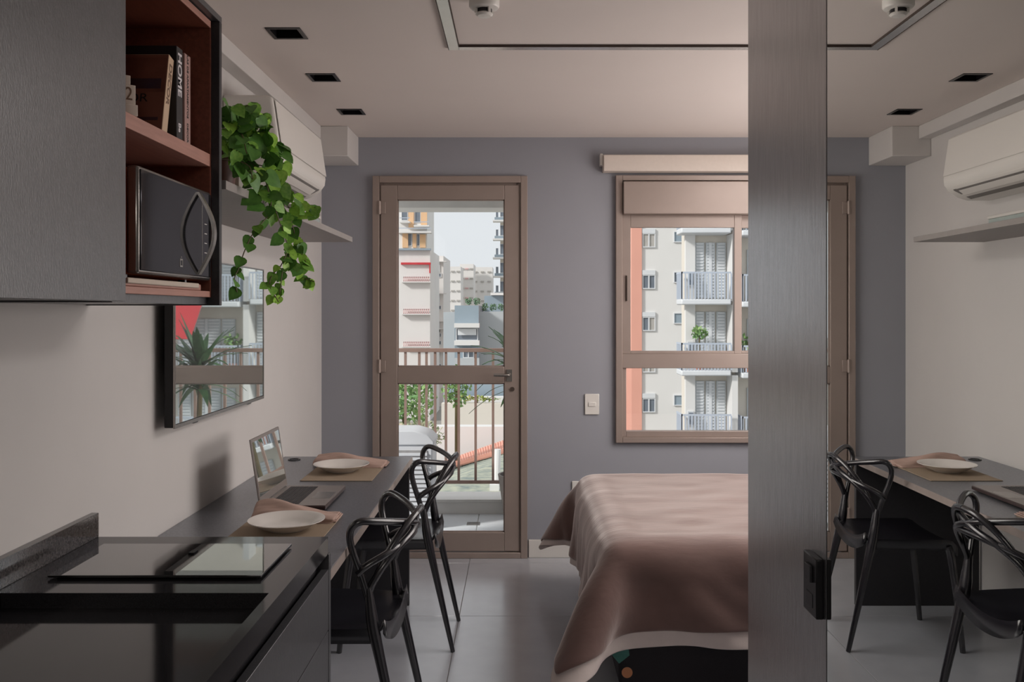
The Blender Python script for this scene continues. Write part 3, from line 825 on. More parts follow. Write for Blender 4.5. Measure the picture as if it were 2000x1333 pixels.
# ------------------------------------------------------------------ chairs
def make_chair(label):
    t = thing('dining_chair', label, 'chair', (0, 0, 0), 'black plastic chairs at the table')
    # u = +x towards the back, v = y, seat facing -x
    n, m = 17, 15
    vs, fs = [], []
    for i in range(n):
        s = i / (n - 1)
        u = -0.225 + 0.375 * s
        half = 0.215 - 0.030 * s - 0.02 * (1 - s) ** 4
        for j in range(m):
            q = 2 * j / (m - 1) - 1
            z = 0.468 - 0.018 * math.exp(-((s - .6) ** 2) * 7) * (1 - q * q) + 0.010 * abs(q) ** 3
            if s < .12:
                z -= 0.03 * ((.12 - s) / .12) ** 2
            vs.append((u, half * q, z))
    for i in range(n - 1):
        for j in range(m - 1):
            fs.append((i * m + j, i * m + j + 1, (i + 1) * m + j + 1, (i + 1) * m + j))
    # scooped rear apron and side skirts
    b = len(vs)
    rim = [(n - 1) * m + j for j in range(m)]
    for j in range(m):
        q = 2 * j / (m - 1) - 1
        x, y, z = vs[rim[j]]
        vs.append((x + .012, y, z + .028 * abs(q) ** 2.0 - 0.000))
    for j in range(m):
        q = 2 * j / (m - 1) - 1
        x, y, z = vs[rim[j]]
        vs.append((x + .016, y, z - .010 - .046 * (1 - q * q) ** .8))
    for j in range(m - 1):
        fs.append((rim[j], rim[j + 1], b + j + 1, b + j))
        fs.append((b + j, b + j + 1, b + m + j + 1, b + m + j))
    for side in (0, m - 1):
        b = len(vs)
        for i in range(n):
            x, y, z = vs[i * m + side]
            vs.append((x, y * 1.01, z - .040))
        for i in range(n - 1):
            fs.append((i * m + side, (i + 1) * m + side, b + i + 1, b + i))
    obj('seat', MB().add(vs, fs), chair_m, t, smooth=True, solid=.010, angle=50)
    for s in (-1, 1):
        pts = spline([(0.240, s * .192, 0.0), (0.195, s * .190, .20), (0.150, s * .186, .40), (0.128, s * .184, .50), (0.115, s * .184, .61)], 6)
        k = len(pts)
        rr = [0.0125 + 0.0125 * min(1, i / (k * .62)) - (0.0125 * max(0, (i / k - .75) / .25)) for i in range(k)]
        obj('leg', MB().tube(pts, rr, 10, flat=0.75), chair_m, t, smooth=True, angle=60)
        pts = spline([(-0.245, s * .205, 0.0), (-0.225, s * .202, .20), (-0.200, s * .196, .40), (-0.185, s * .192, .452)], 5)
        k = len(pts)
        obj('leg', MB().tube(pts, [0.0115 + 0.008 * i / k for i in range(k)], 10), chair_m, t, smooth=True, angle=60)
    bk = MB()
    r = .0115
    for s in (-1, 1):
        # front tube from the pinch up over the corner, then sweeping round the back to the far side
        bk.tube(spline([(.115, s * .184, .57), (.098, s * .196, .64), (.075, s * .213, .72), (.066, s * .220, .77), (.074, s * .222, .802), (.098, s * .216, .818), (.135, s * .185, .812),
                        (.185, s * .120, .797), (.222, s * .040, .778), (.226, -s * .045, .752), (.200, -s * .115, .722), (.158, -s * .165, .672), (.115, -s * .184, .60)], 6), r, 8)
        # upright leaning from the pinch to the top of the back
        bk.tube(spline([(.115, s * .184, .59), (.150, s * .166, .670), (.185, s * .138, .735), (.212, s * .104, .775), (.236, s * .055, .806), (.242, 0, .814)], 6), r, 8)
    # lower band round the back
    bk.tube(spline([(.086, -.205, .655), (.115, -.200, .680), (.165, -.165, .706), (.205, -.095, .726), (.218, 0, .732), (.205, .095, .726), (.165, .165, .706), (.115, .200, .680), (.086, .205, .655)], 6), r, 8)
    obj('backrest', bk, chair_m, t, smooth=True, angle=60)
    return t
ch = make_chair('black plastic chair with looping back tucked in by the balcony door end')
ch.location = (-0.515, 4.03, 0)
ch2 = copy_tree(ch)
ch2.location = (-0.560, 2.95, 0)
ch2.rotation_euler = (0, 0, math.radians(-4))
ch2['label'] = 'black plastic chair with looping back beside the kitchen drawers'

# ------------------------------------------------------------------ bed
t = thing('bed', 'double bed with a dark upholstered base against the right wall', 'bed', (1.25, 3.98, 0))
obj('base', MB().box(0.375, XR - .02, 3.300, 4.680, 0.075, 0.345), M('dark_upholstery', rgb(34, 30, 34), 0.8, var=0.1, scale=200, bump=0.3, bscale=500), t, bevel=.02, segs=3)
obj('mattress', MB().box(0.345, XR - .02, 3.285, 4.695, 0.345, 0.585), sheet_m, t, bevel=.04, segs=4)
for x in (0.50, 2.1):
    for y in (3.42, 4.55):
        obj('foot', MB().cyl((x, y, 0), (x, y, .075), .025, 12, .03), black_m, t)
obj('headboard', MB().box(XR - .02, XR - .001, 3.25, 4.72, .05, 1.05), dark_m, t)
st = MB().cyl((0.405, 3.3005, .128), (0.405, 3.2985, .128), .020, 20)
obj('sticker', st, M('orange_sticker', rgb(196, 132, 92), 0.5, var=0.05, scale=20), t)
obj('protector_corner', MB().add([(0.335, 3.280, .215), (0.372, 3.272, .172), (0.412, 3.290, .195), (0.400, 3.296, .30)], [(0, 1, 2, 3)]), M('teal_fabric', rgb(70, 120, 112), 0.8, var=0.05, scale=90), t, solid=.004)

def drape():
    """a cloth dropped over the mattress block (position based dynamics)"""
    x0, y0, y1, top_, rad = 0.322, 3.262, 4.718, 0.600, 0.055
    x1 = 2.22
    over = 0.325
    h = 0.030
    nx = int(round((x1 - x0 + over) / h)) + 1
    ny = int(round((y1 - y0 + 2 * over) / h)) + 1
    X = np.linspace(x0 - over, x1, nx)
    Y = np.linspace(y0 - over, y1 + over, ny)
    P = np.zeros((nx, ny, 3))
    P[..., 0] = X[:, None]
    P[..., 1] = Y[None, :]
    rng = np.random.RandomState(4)
    P[..., 2] = top_ + .012 + rng.rand(nx, ny) * .004
    P[..., 0] += rng.randn(nx, ny) * .0015
    V = np.zeros_like(P)
    lo = np.array([x0 + rad, y0 + rad, 0.02 + rad])
    hi = np.array([x1 + 1, y1 - rad, top_ - rad])
    dt = 1 / 60
    hx, hy = X[1] - X[0], Y[1] - Y[0]
    hy_r = hy * 1.012                       # a touch of slack for wrinkles
    cons = []
    for k in (0, 1):
        cons.append(((slice(k, nx - 1, 2), slice(None)), (slice(k + 1, nx, 2), slice(None)), hx, 1.0))
        cons.append(((slice(None), slice(k, ny - 1, 2)), (slice(None), slice(k + 1, ny, 2)), hy_r, 1.0))
        dg = math.hypot(hx, hy)
        cons.append(((slice(k, nx - 1, 2), slice(0, ny - 1)), (slice(k + 1, nx, 2), slice(1, ny)), dg, .35))
        cons.append(((slice(k, nx - 1, 2), slice(1, ny)), (slice(k + 1, nx, 2), slice(0, ny - 1)), dg, .35))
    for k in range(4):
        if k < 2:
            pass
        cons.append(((slice(k, nx - 2, 4), slice(None)), (slice(k + 2, nx, 4), slice(None)), 2 * hx, .45))
        cons.append(((slice(None), slice(k, ny - 2, 4)), (slice(None), slice(k + 2, ny, 4)), 2 * hy, .45))
    for k in range(8):
        cons.append(((slice(k, nx - 4, 8), slice(None)), (slice(k + 4, nx, 8), slice(None)), 4 * hx, .25))
        cons.append(((slice(None), slice(k, ny - 4, 8)), (slice(None), slice(k + 4, ny, 8)), 4 * hy, .25))
    pin = P[-1].copy()
    for step in range(150):
        V[..., 2] -= 2.0 * dt
        V *= .965
        Q = P + V * dt
        for it in range(9):
            for a, b, L, k in cons:
                A, B = Q[a], Q[b]
                n0, n1 = min(A.shape[0], B.shape[0]), min(A.shape[1], B.shape[1])
                A, B = A[:n0, :n1], B[:n0, :n1]
                d = B - A
                ln = np.sqrt((d * d).sum(-1, keepdims=True)) + 1e-9
                c = d * ((ln - L) / ln * .5 * k)
                A += c
                B -= c
            # mattress block
            C = np.clip(Q, lo, hi)
            d = Q - C
            ln = np.sqrt((d * d).sum(-1, keepdims=True))
            inside = ln[..., 0] < rad
            dn = d / (ln + 1e-9)
            dn[ln[..., 0] < 1e-6] = (0, 0, 1)
            tgt = C + dn * rad
            mv = Q - P
            mv_t = mv - dn * (mv * dn).sum(-1, keepdims=True)
            Q[inside] = (tgt - mv_t * .5)[inside] if it == 8 else tgt[inside]
            Q[..., 2] = np.maximum(Q[..., 2], .012)
            Q[-1] = pin * [1, 1, 0] + np.array([0, 0, 1]) * np.maximum(Q[-1][:, 2:3], 0)
            Q[-1][:, 1] = pin[:, 1] * .5 + Q[-1][:, 1] * .5
        V = (Q - P) / dt
        P = Q
    return P, X, Y, x0, y0, y1
PC, GX, GY, bx0, by0, by1 = drape()
nx, ny = PC.shape[:2]
# wrinkles along the bed and pleats down the foot side
def normals(P):
    gx = np.gradient(P, axis=0)
    gy = np.gradient(P, axis=1)
    n = np.cross(gx, gy)
    return n / (np.linalg.norm(n, axis=-1, keepdims=True) + 1e-9)
N0 = normals(PC)
N0[N0[..., 2] < -.5] *= -1
disp = np.zeros((nx, ny))
for i in range(nx):
    for j in range(ny):
        gx, gy = GX[i], GY[j]
        a = noise.noise(Vector((gx * 3.2, gy * 10, 1.3))) * .0045 + noise.noise(Vector((gx * 7, gy * 10, 7.7))) * .005
        if gx < bx0:
            hang = min(1, (bx0 - gx) / .3)
            if by0 < gy < by1:
                a += .022 * hang * (math.sin(gy * 31 + 2 * noise.noise(Vector((gx, gy * 3, 3)))) ** 3) * min(1, (gy - by0) / .35)
        disp[i, j] = a
PC = PC + N0 * disp[..., None]
N1 = normals(PC)
def cloth_mb(P, i0, j0, j1, off):
    Q = P + N1 * off
    Q = Q[i0:, j0:j1]
    a, b = Q.shape[:2]
    vs = [tuple(p) for p in Q.reshape(-1, 3)]
    fs = [(i * b + j, i * b + j + 1, (i + 1) * b + j + 1, (i + 1) * b + j) for i in range(a - 1) for j in range(b - 1)]
    return MB().add(vs, fs)
sh = obj('bed_sheet', cloth_mb(PC, 0, 0, ny, 0.0), sheet_m, None, smooth=True, solid=.003, sub=1, angle=180)
tag(sh, 'white sheet hanging out below the brown blanket on the bed', 'sheet')
bl = obj('blanket', cloth_mb(PC, 1, 2, ny - 1, 0.009), blanket_m, None, smooth=True, solid=.008, sub=1, angle=180)
tag(bl, 'plush brown blanket draped over the bed with a hanging corner', 'blanket')

# ------------------------------------------------------------------ balcony
bt_m = M('balcony_tile', rgb(234, 237, 240), 0.35, var=0.03, scale=8)
conc_m = M('balcony_render', rgb(230, 226, 220), 0.8, var=0.04, scale=8)
rail_m = M('brown_rail', rgb(164, 136, 124), 0.45, var=0.05, scale=20)
f = tag(obj('floor_balcony', MB().box(-1.9, 0.62, YB + .15, 6.80, -.15, -.008), conc_m), 'pale tiled balcony floor', kind='structure')
for x0, x1 in ((-1.9, -1.31), (-1.308, -0.272), (-0.270, 0.62)):
    for y0, y1 in ((YB + .15, 6.08), (6.083, 6.44)):
        obj('tile', MB().box(x0, x1 - .003, y0, y1 - .003, -.008, 0.0), bt_m, f, bevel=.001, segs=1)
t = thing('floor_drain', 'small grey floor drain set in the pale balcony tiles', 'drain', (-0.29, 6.15, 0))
obj('drain_frame', MB().holed(2, 0, .002, -0.345, -0.255, 6.10, 6.19, [(-0.335, -0.265, 6.11, 6.18)]), steel_m, t)
for k in range(4):
    obj('grate_bar', MB().box(-0.335, -0.265, 6.115 + .0165 * k, 6.125 + .0165 * k, 0, .002), steel_m, t)
tag(obj('wall_balcony_kerb', MB().box(-1.9, 0.62, 6.44, 6.70, -.15, 0.088), conc_m), kind='structure')
tag(obj('trim_3', MB().box(-1.9, 0.62, 6.42, 6.71, 0.088, 0.108), white_m, bevel=.003), kind='structure')
tag(obj('ceiling_balcony', MB().box(-1.9, 0.62, YB + .15, 6.75, 2.44, 2.56).box(-1.9, 0.62, 6.45, 6.75, 2.205, 2.44), conc_m), kind='structure')
t = thing('balcony_railing', 'brown metal balcony railing with upright bars beyond the glass door', 'railing', (-0.6, 6.55, 0.1))
yr = 6.55
obj('top_rail', MB().box(-1.9, 0.60, yr - .02, yr + .02, 1.160, 1.188), rail_m, t, bevel=.002)
obj('bottom_rail', MB().box(-1.9, 0.60, yr - .012, yr + .012, 0.198, 0.222), rail_m, t, bevel=.002)
for px in (690, 716, 742, 766, 792, 819, 833, 850, 871, 896, 929, 963, 994, 1024, 1052, 1080, 1108, 1136, 1164):
    x = (px - CX) * yr / F
    obj('bar', MB().box(x - .009, x + .009, yr - .009, yr + .009, 0.222, 1.160), rail_m, t)
for x in (-1.85, 0.59):
    obj('post', MB().box(x - .015, x + .015, yr - .015, yr + .015, 0.108, 1.160), rail_m, t)
obj('side_rail', MB().box(0.58, 0.60, YB + .15, yr, 1.160, 1.188), rail_m, t)
for k in range(7):
    y = 5.58 + .135 * k
    obj('bar', MB().box(0.581, 0.599, y - .009, y + .009, 0.0, 1.160), rail_m, t)

t = thing('outdoor_unit', 'white rounded outdoor condenser unit behind the door glass', 'condenser', (-0.95, 6.1, 0))
acw_m = M('condenser_white', rgb(242, 244, 248), 0.4, var=0.02, scale=8)
obj('casing', MB().box(-1.36, -0.565, 5.98, 6.28, 0.04, 0.565), acw_m, t, bevel=.012, segs=3)
obj('lid', MB().prism([(-1.37, 0.565), (-1.365, 0.63), (-1.33, 0.66), (-0.69, 0.66), (-0.60, 0.635), (-0.555, 0.59), (-0.555, 0.565)], 1, 5.97, 6.29), acw_m, t, bevel=.006)
obj('grille', MB().box(-1.33, -0.60, 5.975, 5.98, 0.10, 0.53), M('grille_grey', rgb(170, 168, 168), 0.6, var=0.1, scale=30), t)  # grey backing sheet behind the slats
for k in range(14):
    obj('grille_slat', MB().box(-1.33, -0.60, 5.966, 5.975, 0.105 + .030 * k, 0.123 + .030 * k), acw_m, t)
for x in (-1.3, -0.62):
    obj('foot', MB().box(x - .03, x + .03, 5.99, 6.27, 0, .04), black_m, t)

# potted dracaena standing just beside the door outside (seen in the television and at the edge of the glass)
t = thing('potted_palm', 'spiky potted palm on the balcony reflected in the television', 'plant', (0.02, 6.28, 0))
obj('pot', MB().lathe([(0, 0), (.11, 0), (.15, .30), (.155, .32), (.14, .32), (.13, .29), (0, .28)], (0.02, 6.26, 0), 20), M('dark_planter', rgb(90, 84, 80), 0.6, var=0.08, scale=12), t, smooth=True)
obj('trunk', MB().tube([(0.02, 6.26, .28), (0.03, 6.26, .60), (0.01, 6.25, 1.06)], [.022, .02, .018], 8), stem_m, t, smooth=True)
frond_m = M('palm_leaf', rgb(58, 92, 60), 0.45, col2=rgb(84, 124, 78), scale=30)
rp = random.Random(11)
for crown_z, cnt, ln0 in ((1.08, 46, .42), (0.95, 22, .36)):
    for k in range(cnt):
        a = rp.uniform(0, 2 * math.pi)
        el = rp.uniform(-.1, 1.25)
        ln = ln0 * rp.uniform(.7, 1.1)
        d0 = Vector((math.cos(a) * math.cos(el), math.sin(a) * math.cos(el) * .7, math.sin(el)))
        P0 = Vector((0.015, 6.245, crown_z + rp.uniform(-.05, .04)))
        pts = []
        for q in range(7):
            s = q / 6
            pts.append(P0 + d0 * ln * s + Vector((0, 0, -.16 * s * s * math.cos(el))))
        sd = d0.cross(Vector((0, 0, 1))).normalized()
        wv = [.012, .024, .029, .026, .020, .012, .001]
        vs = []
        for q in range(7):
            vs += [pts[q] - sd * wv[q], pts[q] - Vector((0, 0, .004)), pts[q] + sd * wv[q]]
        fs = []
        for q in range(6):
            fs += [(q * 3, q * 3 + 1, q * 3 + 4, q * 3 + 3), (q * 3 + 1, q * 3 + 2, q * 3 + 5, q * 3 + 4)]
        obj('leaf', MB().add(vs, fs), frond_m, t, smooth=True)

# ------------------------------------------------------------------ the street outside
bwhite_m = M('house_white', rgb(222, 220, 217), 0.8, var=0.03, scale=0.4)
bbeige_m = M('house_beige', rgb(218, 210, 198), 0.8, var=0.03, scale=0.5)
bgrey_m = M('house_grey', rgb(146, 160, 170), 0.8, var=0.03, scale=0.5)
blgrey_m = M('house_light_grey', rgb(184, 188, 190), 0.8, var=0.03, scale=0.5)
salmon_m = M('salmon_paint', rgb(224, 164, 146), 0.8, var=0.03, scale=0.5)
orange_m = M('orange_panel', rgb(224, 184, 144), 0.7, var=0.04, scale=0.7)
wing_m = M('window_dark', rgb(116, 124, 134), 0.15, var=0.1, scale=1.0)
winc_m = M('window_curtain', rgb(176, 172, 166), 0.6, var=0.06, scale=4)
winf_m = M('window_frame_white', rgb(214, 216, 218), 0.6, var=0.02, scale=2)
shut_m = M('shutter_grey', rgb(196, 200, 202), 0.6, var=0.03, scale=2)
brail_m = M('pale_rail', rgb(182, 190, 202), 0.6, var=0.03, scale=2)
pink_m = M('pink_rail', rgb(214, 176, 174), 0.7, var=0.03, scale=2)
red_m = M('red_cloth', rgb(196, 60, 66), 0.7, var=0.05, scale=2)
haze_m = M('pale_far_wall', rgb(224, 220, 216), 0.9, var=0.02, scale=0.2)
foliage_m = M('tree_leaves', rgb(92, 136, 84), 0.7, col2=rgb(150, 176, 110), scale=2.0)
hedge_m = M('hedge_leaves', rgb(96, 128, 104), 0.7, col2=rgb(120, 148, 112), scale=2.0)
clay_m = M('clay_tiles', rgb(224, 162, 142), 0.8, var=0.12, scale=3)
slate_m = M('grey_tiles', rgb(190, 190, 168), 0.85, col2=rgb(118, 130, 128), scale=5.0)
tag(obj('ground', MB().box(-120, 160, 8, 420, -9.2, -9.0), M('street_ground', rgb(150, 148, 142), 0.9, var=0.1, scale=0.1)), kind='structure')

def pxbox(mb, px0, px1, py0, py1, Y, dep):
    a, b = at(px0, py1, Y), at(px1, py0, Y)
    return mb.box(a.x, b.x, Y, Y + dep, a.z, b.z)

def win(parent, px0, px1, py0, py1, Y, proud=.10, panes=2, mats=(None, None)):
    a, b = at(px0, py1, Y), at(px1, py0, Y)
    fw = .06
    mb = MB().holed(1, Y - proud, Y, a.x - fw, b.x + fw, a.z - fw, b.z + fw, [(a.x, b.x, a.z, b.z)])
    if panes > 1:
        for k in range(1, panes):
            x = a.x + (b.x - a.x) * k / panes
            mb.box(x - .04, x + .04, Y - proud, Y, a.z, b.z)
    w_ = obj('window', mb, winf_m, parent)
    for k in range(panes):
        x0 = a.x + (b.x - a.x) * k / panes
        x1 = a.x + (b.x - a.x) * (k + 1) / panes
        obj('pane', MB().box(x0, x1, Y - .03, Y - .002, a.z, b.z), mats[k % len(mats)] or wing_m, w_)
    return w_

# A: white block with a salmon stripe, seen through the bedroom window
YA = 60.0
t = thing('apartment_block', 'white apartment block with a salmon stripe outside the bedroom window', 'building', at(1290, 900, YA) * 1.0)
t.location.z = -9.0
ORG[t.name] = Vector(t.location)
a, b = at(1253, 0, YA), at(1500, 0, YA)
obj('wall', MB().box(a.x, b.x, YA, YA + 12, -9, 27), bwhite_m, t)
a = at(1233, 0, YA)
obj('stripe', MB().box(a.x, at(1253, 0, YA).x, YA - .15, YA + 12, -9, 27), salmon_m, t)
for k, yc in enumerate((389, 470, 551, 633, 714, 792, 872)):
    win(t, 1256, 1278, yc - 12, yc + 12, YA, mats=[(wing_m, winc_m), (winc_m, winc_m), (wing_m, wing_m)][k % 3])
    obj('shutter_case', pxbox(MB(), 1254, 1280, yc - 23, yc - 14, YA - .12, .12), winf_m, t)
for k, yc in enumerate((382, 463, 542, 622, 702, 782)):
    win(t, 1317, 1335, yc - 9, yc + 9, YA, panes=1, mats=(bgrey_m if k % 2 else wing_m,))
# B: nearer block with balconies
YBb = 38.0
t = thing('balcony_block', 'pale apartment block with railed balconies outside the bedroom window', 'building', (9, YBb, -9))
xb0 = at(1338, 0, YBb).x
obj('wall', MB().box(xb0, 17.5, YBb, YBb + 0.8, -9, 20), bbeige_m, t)
obj('corner_strip', MB().box(xb0 - .02, xb0 + .38, YBb - .25, YBb, -9, 20), bwhite_m, t)
FL = [-6.85, -3.90, -0.97, 1.96, 4.90, 7.84]
def shutters(parent, x0, x1, z0, z1, Y, n):
    wdt = (x1 - x0) / n
    for k in range(n):
        p = obj('shutter', MB().box(x0 + k * wdt + .03, x0 + (k + 1) * wdt - .03, Y - .08, Y - .02, z0, z1), shut_m, parent)
        sl = MB()
        q = z0 + .05
        while q < z1 - .05:
            sl.box(x0 + k * wdt + .08, x0 + (k + 1) * wdt - .08, Y - .11, Y - .08, q, q + .075)
            q += .13
        tag(obj('louvre', sl, winf_m, p), kind='stuff')
    obj('mullion', MB().box(x0 + (x1 - x0) / 2 - .07, x0 + (x1 - x0) / 2 + .05, Y - .14, Y, z0, z1), winf_m, parent)
def balcony(parent, x0, x1, Yw, dep, zf):
    obj('balcony_slab', MB().box(x0, x1, Yw - dep, Yw, zf - .24, zf), winf_m, parent, bevel=.05)
    r_ = MB().box(x0, x1, Yw - dep, Yw - dep + .05, zf + 1.05, zf + 1.12)
    r_.box(x0, x0 + .05, Yw - dep, Yw, zf + 1.05, zf + 1.12)
    ra = obj('railing', r_, brail_m, parent)
    q = x0
    bars = MB()
    while q < x1:
        bars.box(q, q + .055, Yw - dep, Yw - dep + .03, zf, zf + 1.05)
        q += .135
    q = Yw - dep
    while q < Yw:
        bars.box(x0, x0 + .03, q, q + .05, zf, zf + 1.05)
        q += .135
    tag(obj('balusters', bars, brail_m, ra), kind='stuff')
for zf in FL:
    balcony(t, 6.75, 8.80, YBb, 1.2, zf)
    balcony(t, 9.25, 12.6, YBb, 1.2, zf - .1)
    balcony(t, 13.2, 17.0, YBb, 1.2, zf)
    shutters(t, 7.50, 8.86, zf + .05, zf + 2.4, YBb, 3)
    shutters(t, 9.7, 12.2, zf, zf + 2.1, YBb, 4)
    shutters(t, 13.6, 16.4, zf, zf + 2.1, YBb, 4)
    obj('column', MB().box(8.88, 9.12, YBb - 1.0, YBb, zf - .1, zf + 2.7), bwhite_m, t)
    # tilted hopper window by the corner
    h_ = obj('window', MB().box(xb0 + .05, xb0 + .30, YBb - .33, YBb - .25, zf + .55, zf + 1.15), winf_m, t)
    obj('pane', MB().box(xb0 + .08, xb0 + .27, YBb - .36, YBb - .33, zf + .60, zf + 1.10, Matrix.Translation((0, -.08, .0))), wing_m, h_)

def leafball(name, c, r, n, mat, parent, size, seed=1):
    rg = random.Random(seed)
    mb = MB()
    for k in range(n):
        d_ = Vector((rg.gauss(0, 1), rg.gauss(0, 1), rg.gauss(0, 1))).normalized() * (rg.random() ** .4)
        p = Vector(c) + Vector((d_.x * r[0], d_.y * r[1], d_.z * r[2]))
        u = Vector((rg.uniform(-1, 1), rg.uniform(-1, 1), rg.uniform(-1, 1))).normalized()
        v = u.cross(Vector((rg.uniform(-1, 1), rg.uniform(-1, 1), rg.uniform(-1, 1)))).normalized()
        s_ = size * rg.uniform(.6, 1.3)
        mb.add([p - u * s_, p + v * s_ * .6, p + u * s_, p - v * s_ * .6], [(0, 1, 2, 3)])
    return tag(obj(name, mb, mat, parent), kind='stuff')
def shrub(label, c, r, n, mat, size, seed, zb, name='shrub', cat='shrub'):
    t_ = thing(name, label, cat, (c[0], c[1], zb))
    leafball('foliage', c, r, n, mat, t_, size, seed)
    obj('trunk', MB().tube([(c[0], c[1], zb), (c[0], c[1], c[2])], [.06, .03], 6), stem_m, t_)
    return t_
def balcony_plant(label, px, py, Y, zf, r, seed):
    p = at(px, py, Y)
    t_ = thing('balcony_plant', label, 'plant', (p.x, Y, zf))
    obj('pot', MB().lathe([(0, 0), (.14, 0), (.2, .35), (0, .35)], (p.x, Y, zf), 12), clay_m, t_)
    obj('stem', MB().tube([(p.x, Y, zf + .3), (p.x, Y, p.z)], .03, 6), stem_m, t_)
    leafball('foliage', p, (r, r, r * .8), 90, foliage_m, t_, .10, seed)
balcony_plant('green potted plant on the shuttered balcony outside the bedroom window', 1366, 650, 37.3, -0.97, .34, 2)
balcony_plant('bright bush on the balcony past the sliding window meeting stile', 1461, 668, 37.3, -1.07, .40, 3)
# red awning on the balcony block, seen in the television
t = thing('red_awning', 'red awning on the balcony block mirrored in the television', 'awning', (11.5, 36.7, 1.3))
obj('canvas', MB().add([(10.75, 36.80, 1.74), (12.5, 36.80, 1.74), (12.5, 35.5, 0.35), (10.75, 35.5, 0.35)], [(0, 1, 2, 3)]), red_m, t, solid=.03)
obj('arm', MB().tube([(10.77, 35.5, .32), (10.77, 36.82, 1.66)], .03, 6).tube([(12.48, 35.5, .32), (12.48, 36.82, 1.66)], .03, 6), steel_m, t)

# C: tower with orange panels (upper left of the door glass)
YC_ = 120.0
t = thing('orange_tower', 'tower with orange wall panels at the top of the door glass', 'building', at(808, 480, YC_))
t.location.z = -9
ORG[t.name] = Vector(t.location)
obj('wall', pxbox(MB(), 700, 834, 340, 640, YC_, 10), bwhite_m, t)
for (a, b, c, e) in ((786, 797, 455, 484), (806, 813, 457, 484), (820, 831, 458, 484), (798, 808, 410, 446), (822, 834, 413, 440), (782, 790, 350, 395), (810, 820, 350, 395)):
    obj('panel', pxbox(MB(), a, b, c, e, YC_ - .25, .25), orange_m, t)
for (a, b, c, e) in ((796, 804, 454, 480), (815, 819, 458, 480), (785, 796, 412, 430), (811, 821, 414, 434)):
    win(t, a, b, c, e, YC_, panes=1)
for (a, b, c) in ((780, 800, 432), (808, 838, 440), (776, 842, 452)):
    obj('balcony_slab', pxbox(MB(), a, b, c, c + 3, YC_ - 1.4, 1.4), bwhite_m, t)
    obj('railing', pxbox(MB(), a, b, c - 7, c - 5.5, YC_ - 1.4, .1), brail_m, t)
# D: white block with red lines
YD = 85.0
t = thing('white_block', 'wide white block with pink railings left in the door glass', 'building', at(808, 600, YD))
t.location.z = -9
ORG[t.name] = Vector(t.location)
obj('wall', MB().box(at(690, 0, YD).x, at(840, 0, YD).x, YD, YD + 10, -9, at(0, 488, YD).z), bwhite_m, t)
obj('roof_edge', pxbox(MB(), 690, 841, 485.5, 489, YD - .4, .4), bgrey_m, t)
obj('red_band', pxbox(MB(), 783, 841, 513, 517, YD - .3, .3).box(at(839, 0, YD).x, at(841, 0, YD).x, YD - .3, YD, at(0, 534, YD).z, at(0, 517, YD).z), red_m, t)
for (c, e) in ((541, 550), (604, 613), (668, 677), (731, 740)):
    obj('railing', pxbox(MB(), 788, 840, c, c + 1.6, YD - .3, .1).box(at(788, 0, YD).x, at(840, 0, YD).x, YD - .3, YD - .2, at(0, e, YD).z, at(0, e - 1.2, YD).z), pink_m, t)
    bars = MB()
    for q in range(788, 840, 4):
        pxbox(bars, q, q + 1.4, c, e, YD - .3, .06)
    tag(obj('balusters', bars, pink_m, t), kind='stuff')
    obj('balcony_slab', pxbox(MB(), 784, 841, e, e + 2.2, YD - .5, .5), bwhite_m, t)
# E: stepped pale block right of it
YE = 98.0
t = thing('stepped_block', 'pale block with stacked dark windows beside the white block', 'building', at(856, 600, YE))
t.location.z = -9
ORG[t.name] = Vector(t.location)
obj('wall', MB().box(at(836, 0, YE).x, at(866, 0, YE).x, YE, YE + 10, -9, at(0, 500, YE).z), haze_m, t)
for yc in (523, 586, 640, 655, 700):
    win(t, 853, 858, yc - 10, yc + 8, YE, panes=1)
    win(t, 854, 861, yc + 12, yc + 18, YE, panes=1)
    obj('balcony_slab', pxbox(MB(), 850, 872, yc - 13, yc - 11.5, YE - 1, 1), haze_m, t)
# F: hazy blocks in the distance
for k, (a, b, c, lab) in enumerate(((868, 900, 521, 'hazy beige apartment block far off at the middle of the door glass'),
                                    (898, 925, 516, 'taller hazy beige block far off with reddish balconies'), (922, 962, 522, 'hazy pale block far off under the open sky'))):
    YF = 240.0 + 14 * k
    t = thing('distant_block', lab, 'building', at((a + b) / 2, 600, YF), 'hazy blocks far off')
    t.location.z = -9
    ORG[t.name] = Vector(t.location)
    obj('wall', MB().box(at(a, 0, YF).x, at(b, 0, YF).x, YF, YF + 12, -9, at(0, c, YF).z), haze_m, t)
    for r_ in range(5):
        for q in range(3):
            cx = a + (b - a) * (q + .5) / 3
            cy = c + 8 + r_ * 19
            obj('window', pxbox(MB(), cx - 3.2, cx + 3.2, cy, cy + 2.6, YF - .3, .3), (pink_m if k == 1 and q == 1 else winc_m), t)
# G: right tower with balcony slabs
YG = 140.0
t = thing('slab_tower', 'tall tower with stacked balcony slabs at the right of the door glass', 'building', at(985, 500, YG))
t.location.z = -9
ORG[t.name] = Vector(t.location)
obj('wall', MB().box(at(977, 0, YG).x, at(1030, 0, YG).x, YG, YG + 12, -9, at(0, 380, YG).z), bbeige_m, t)
for k in range(6):
    yc = 396 + 36.5 * k
    obj('balcony_slab', pxbox(MB(), 962.5, 1010, yc - 3, yc, YG - 2.2, 2.2), bwhite_m, t)
    obj('railing', pxbox(MB(), 966, 1008, yc - 8, yc - 3, YG - 2.1, .15), bgrey_m, t)
    win(t, 977.5, 984, yc - 28, yc - 9, YG, panes=1)
    win(t, 969, 973, yc - 20, yc - 8, YG - 1.2, panes=1)
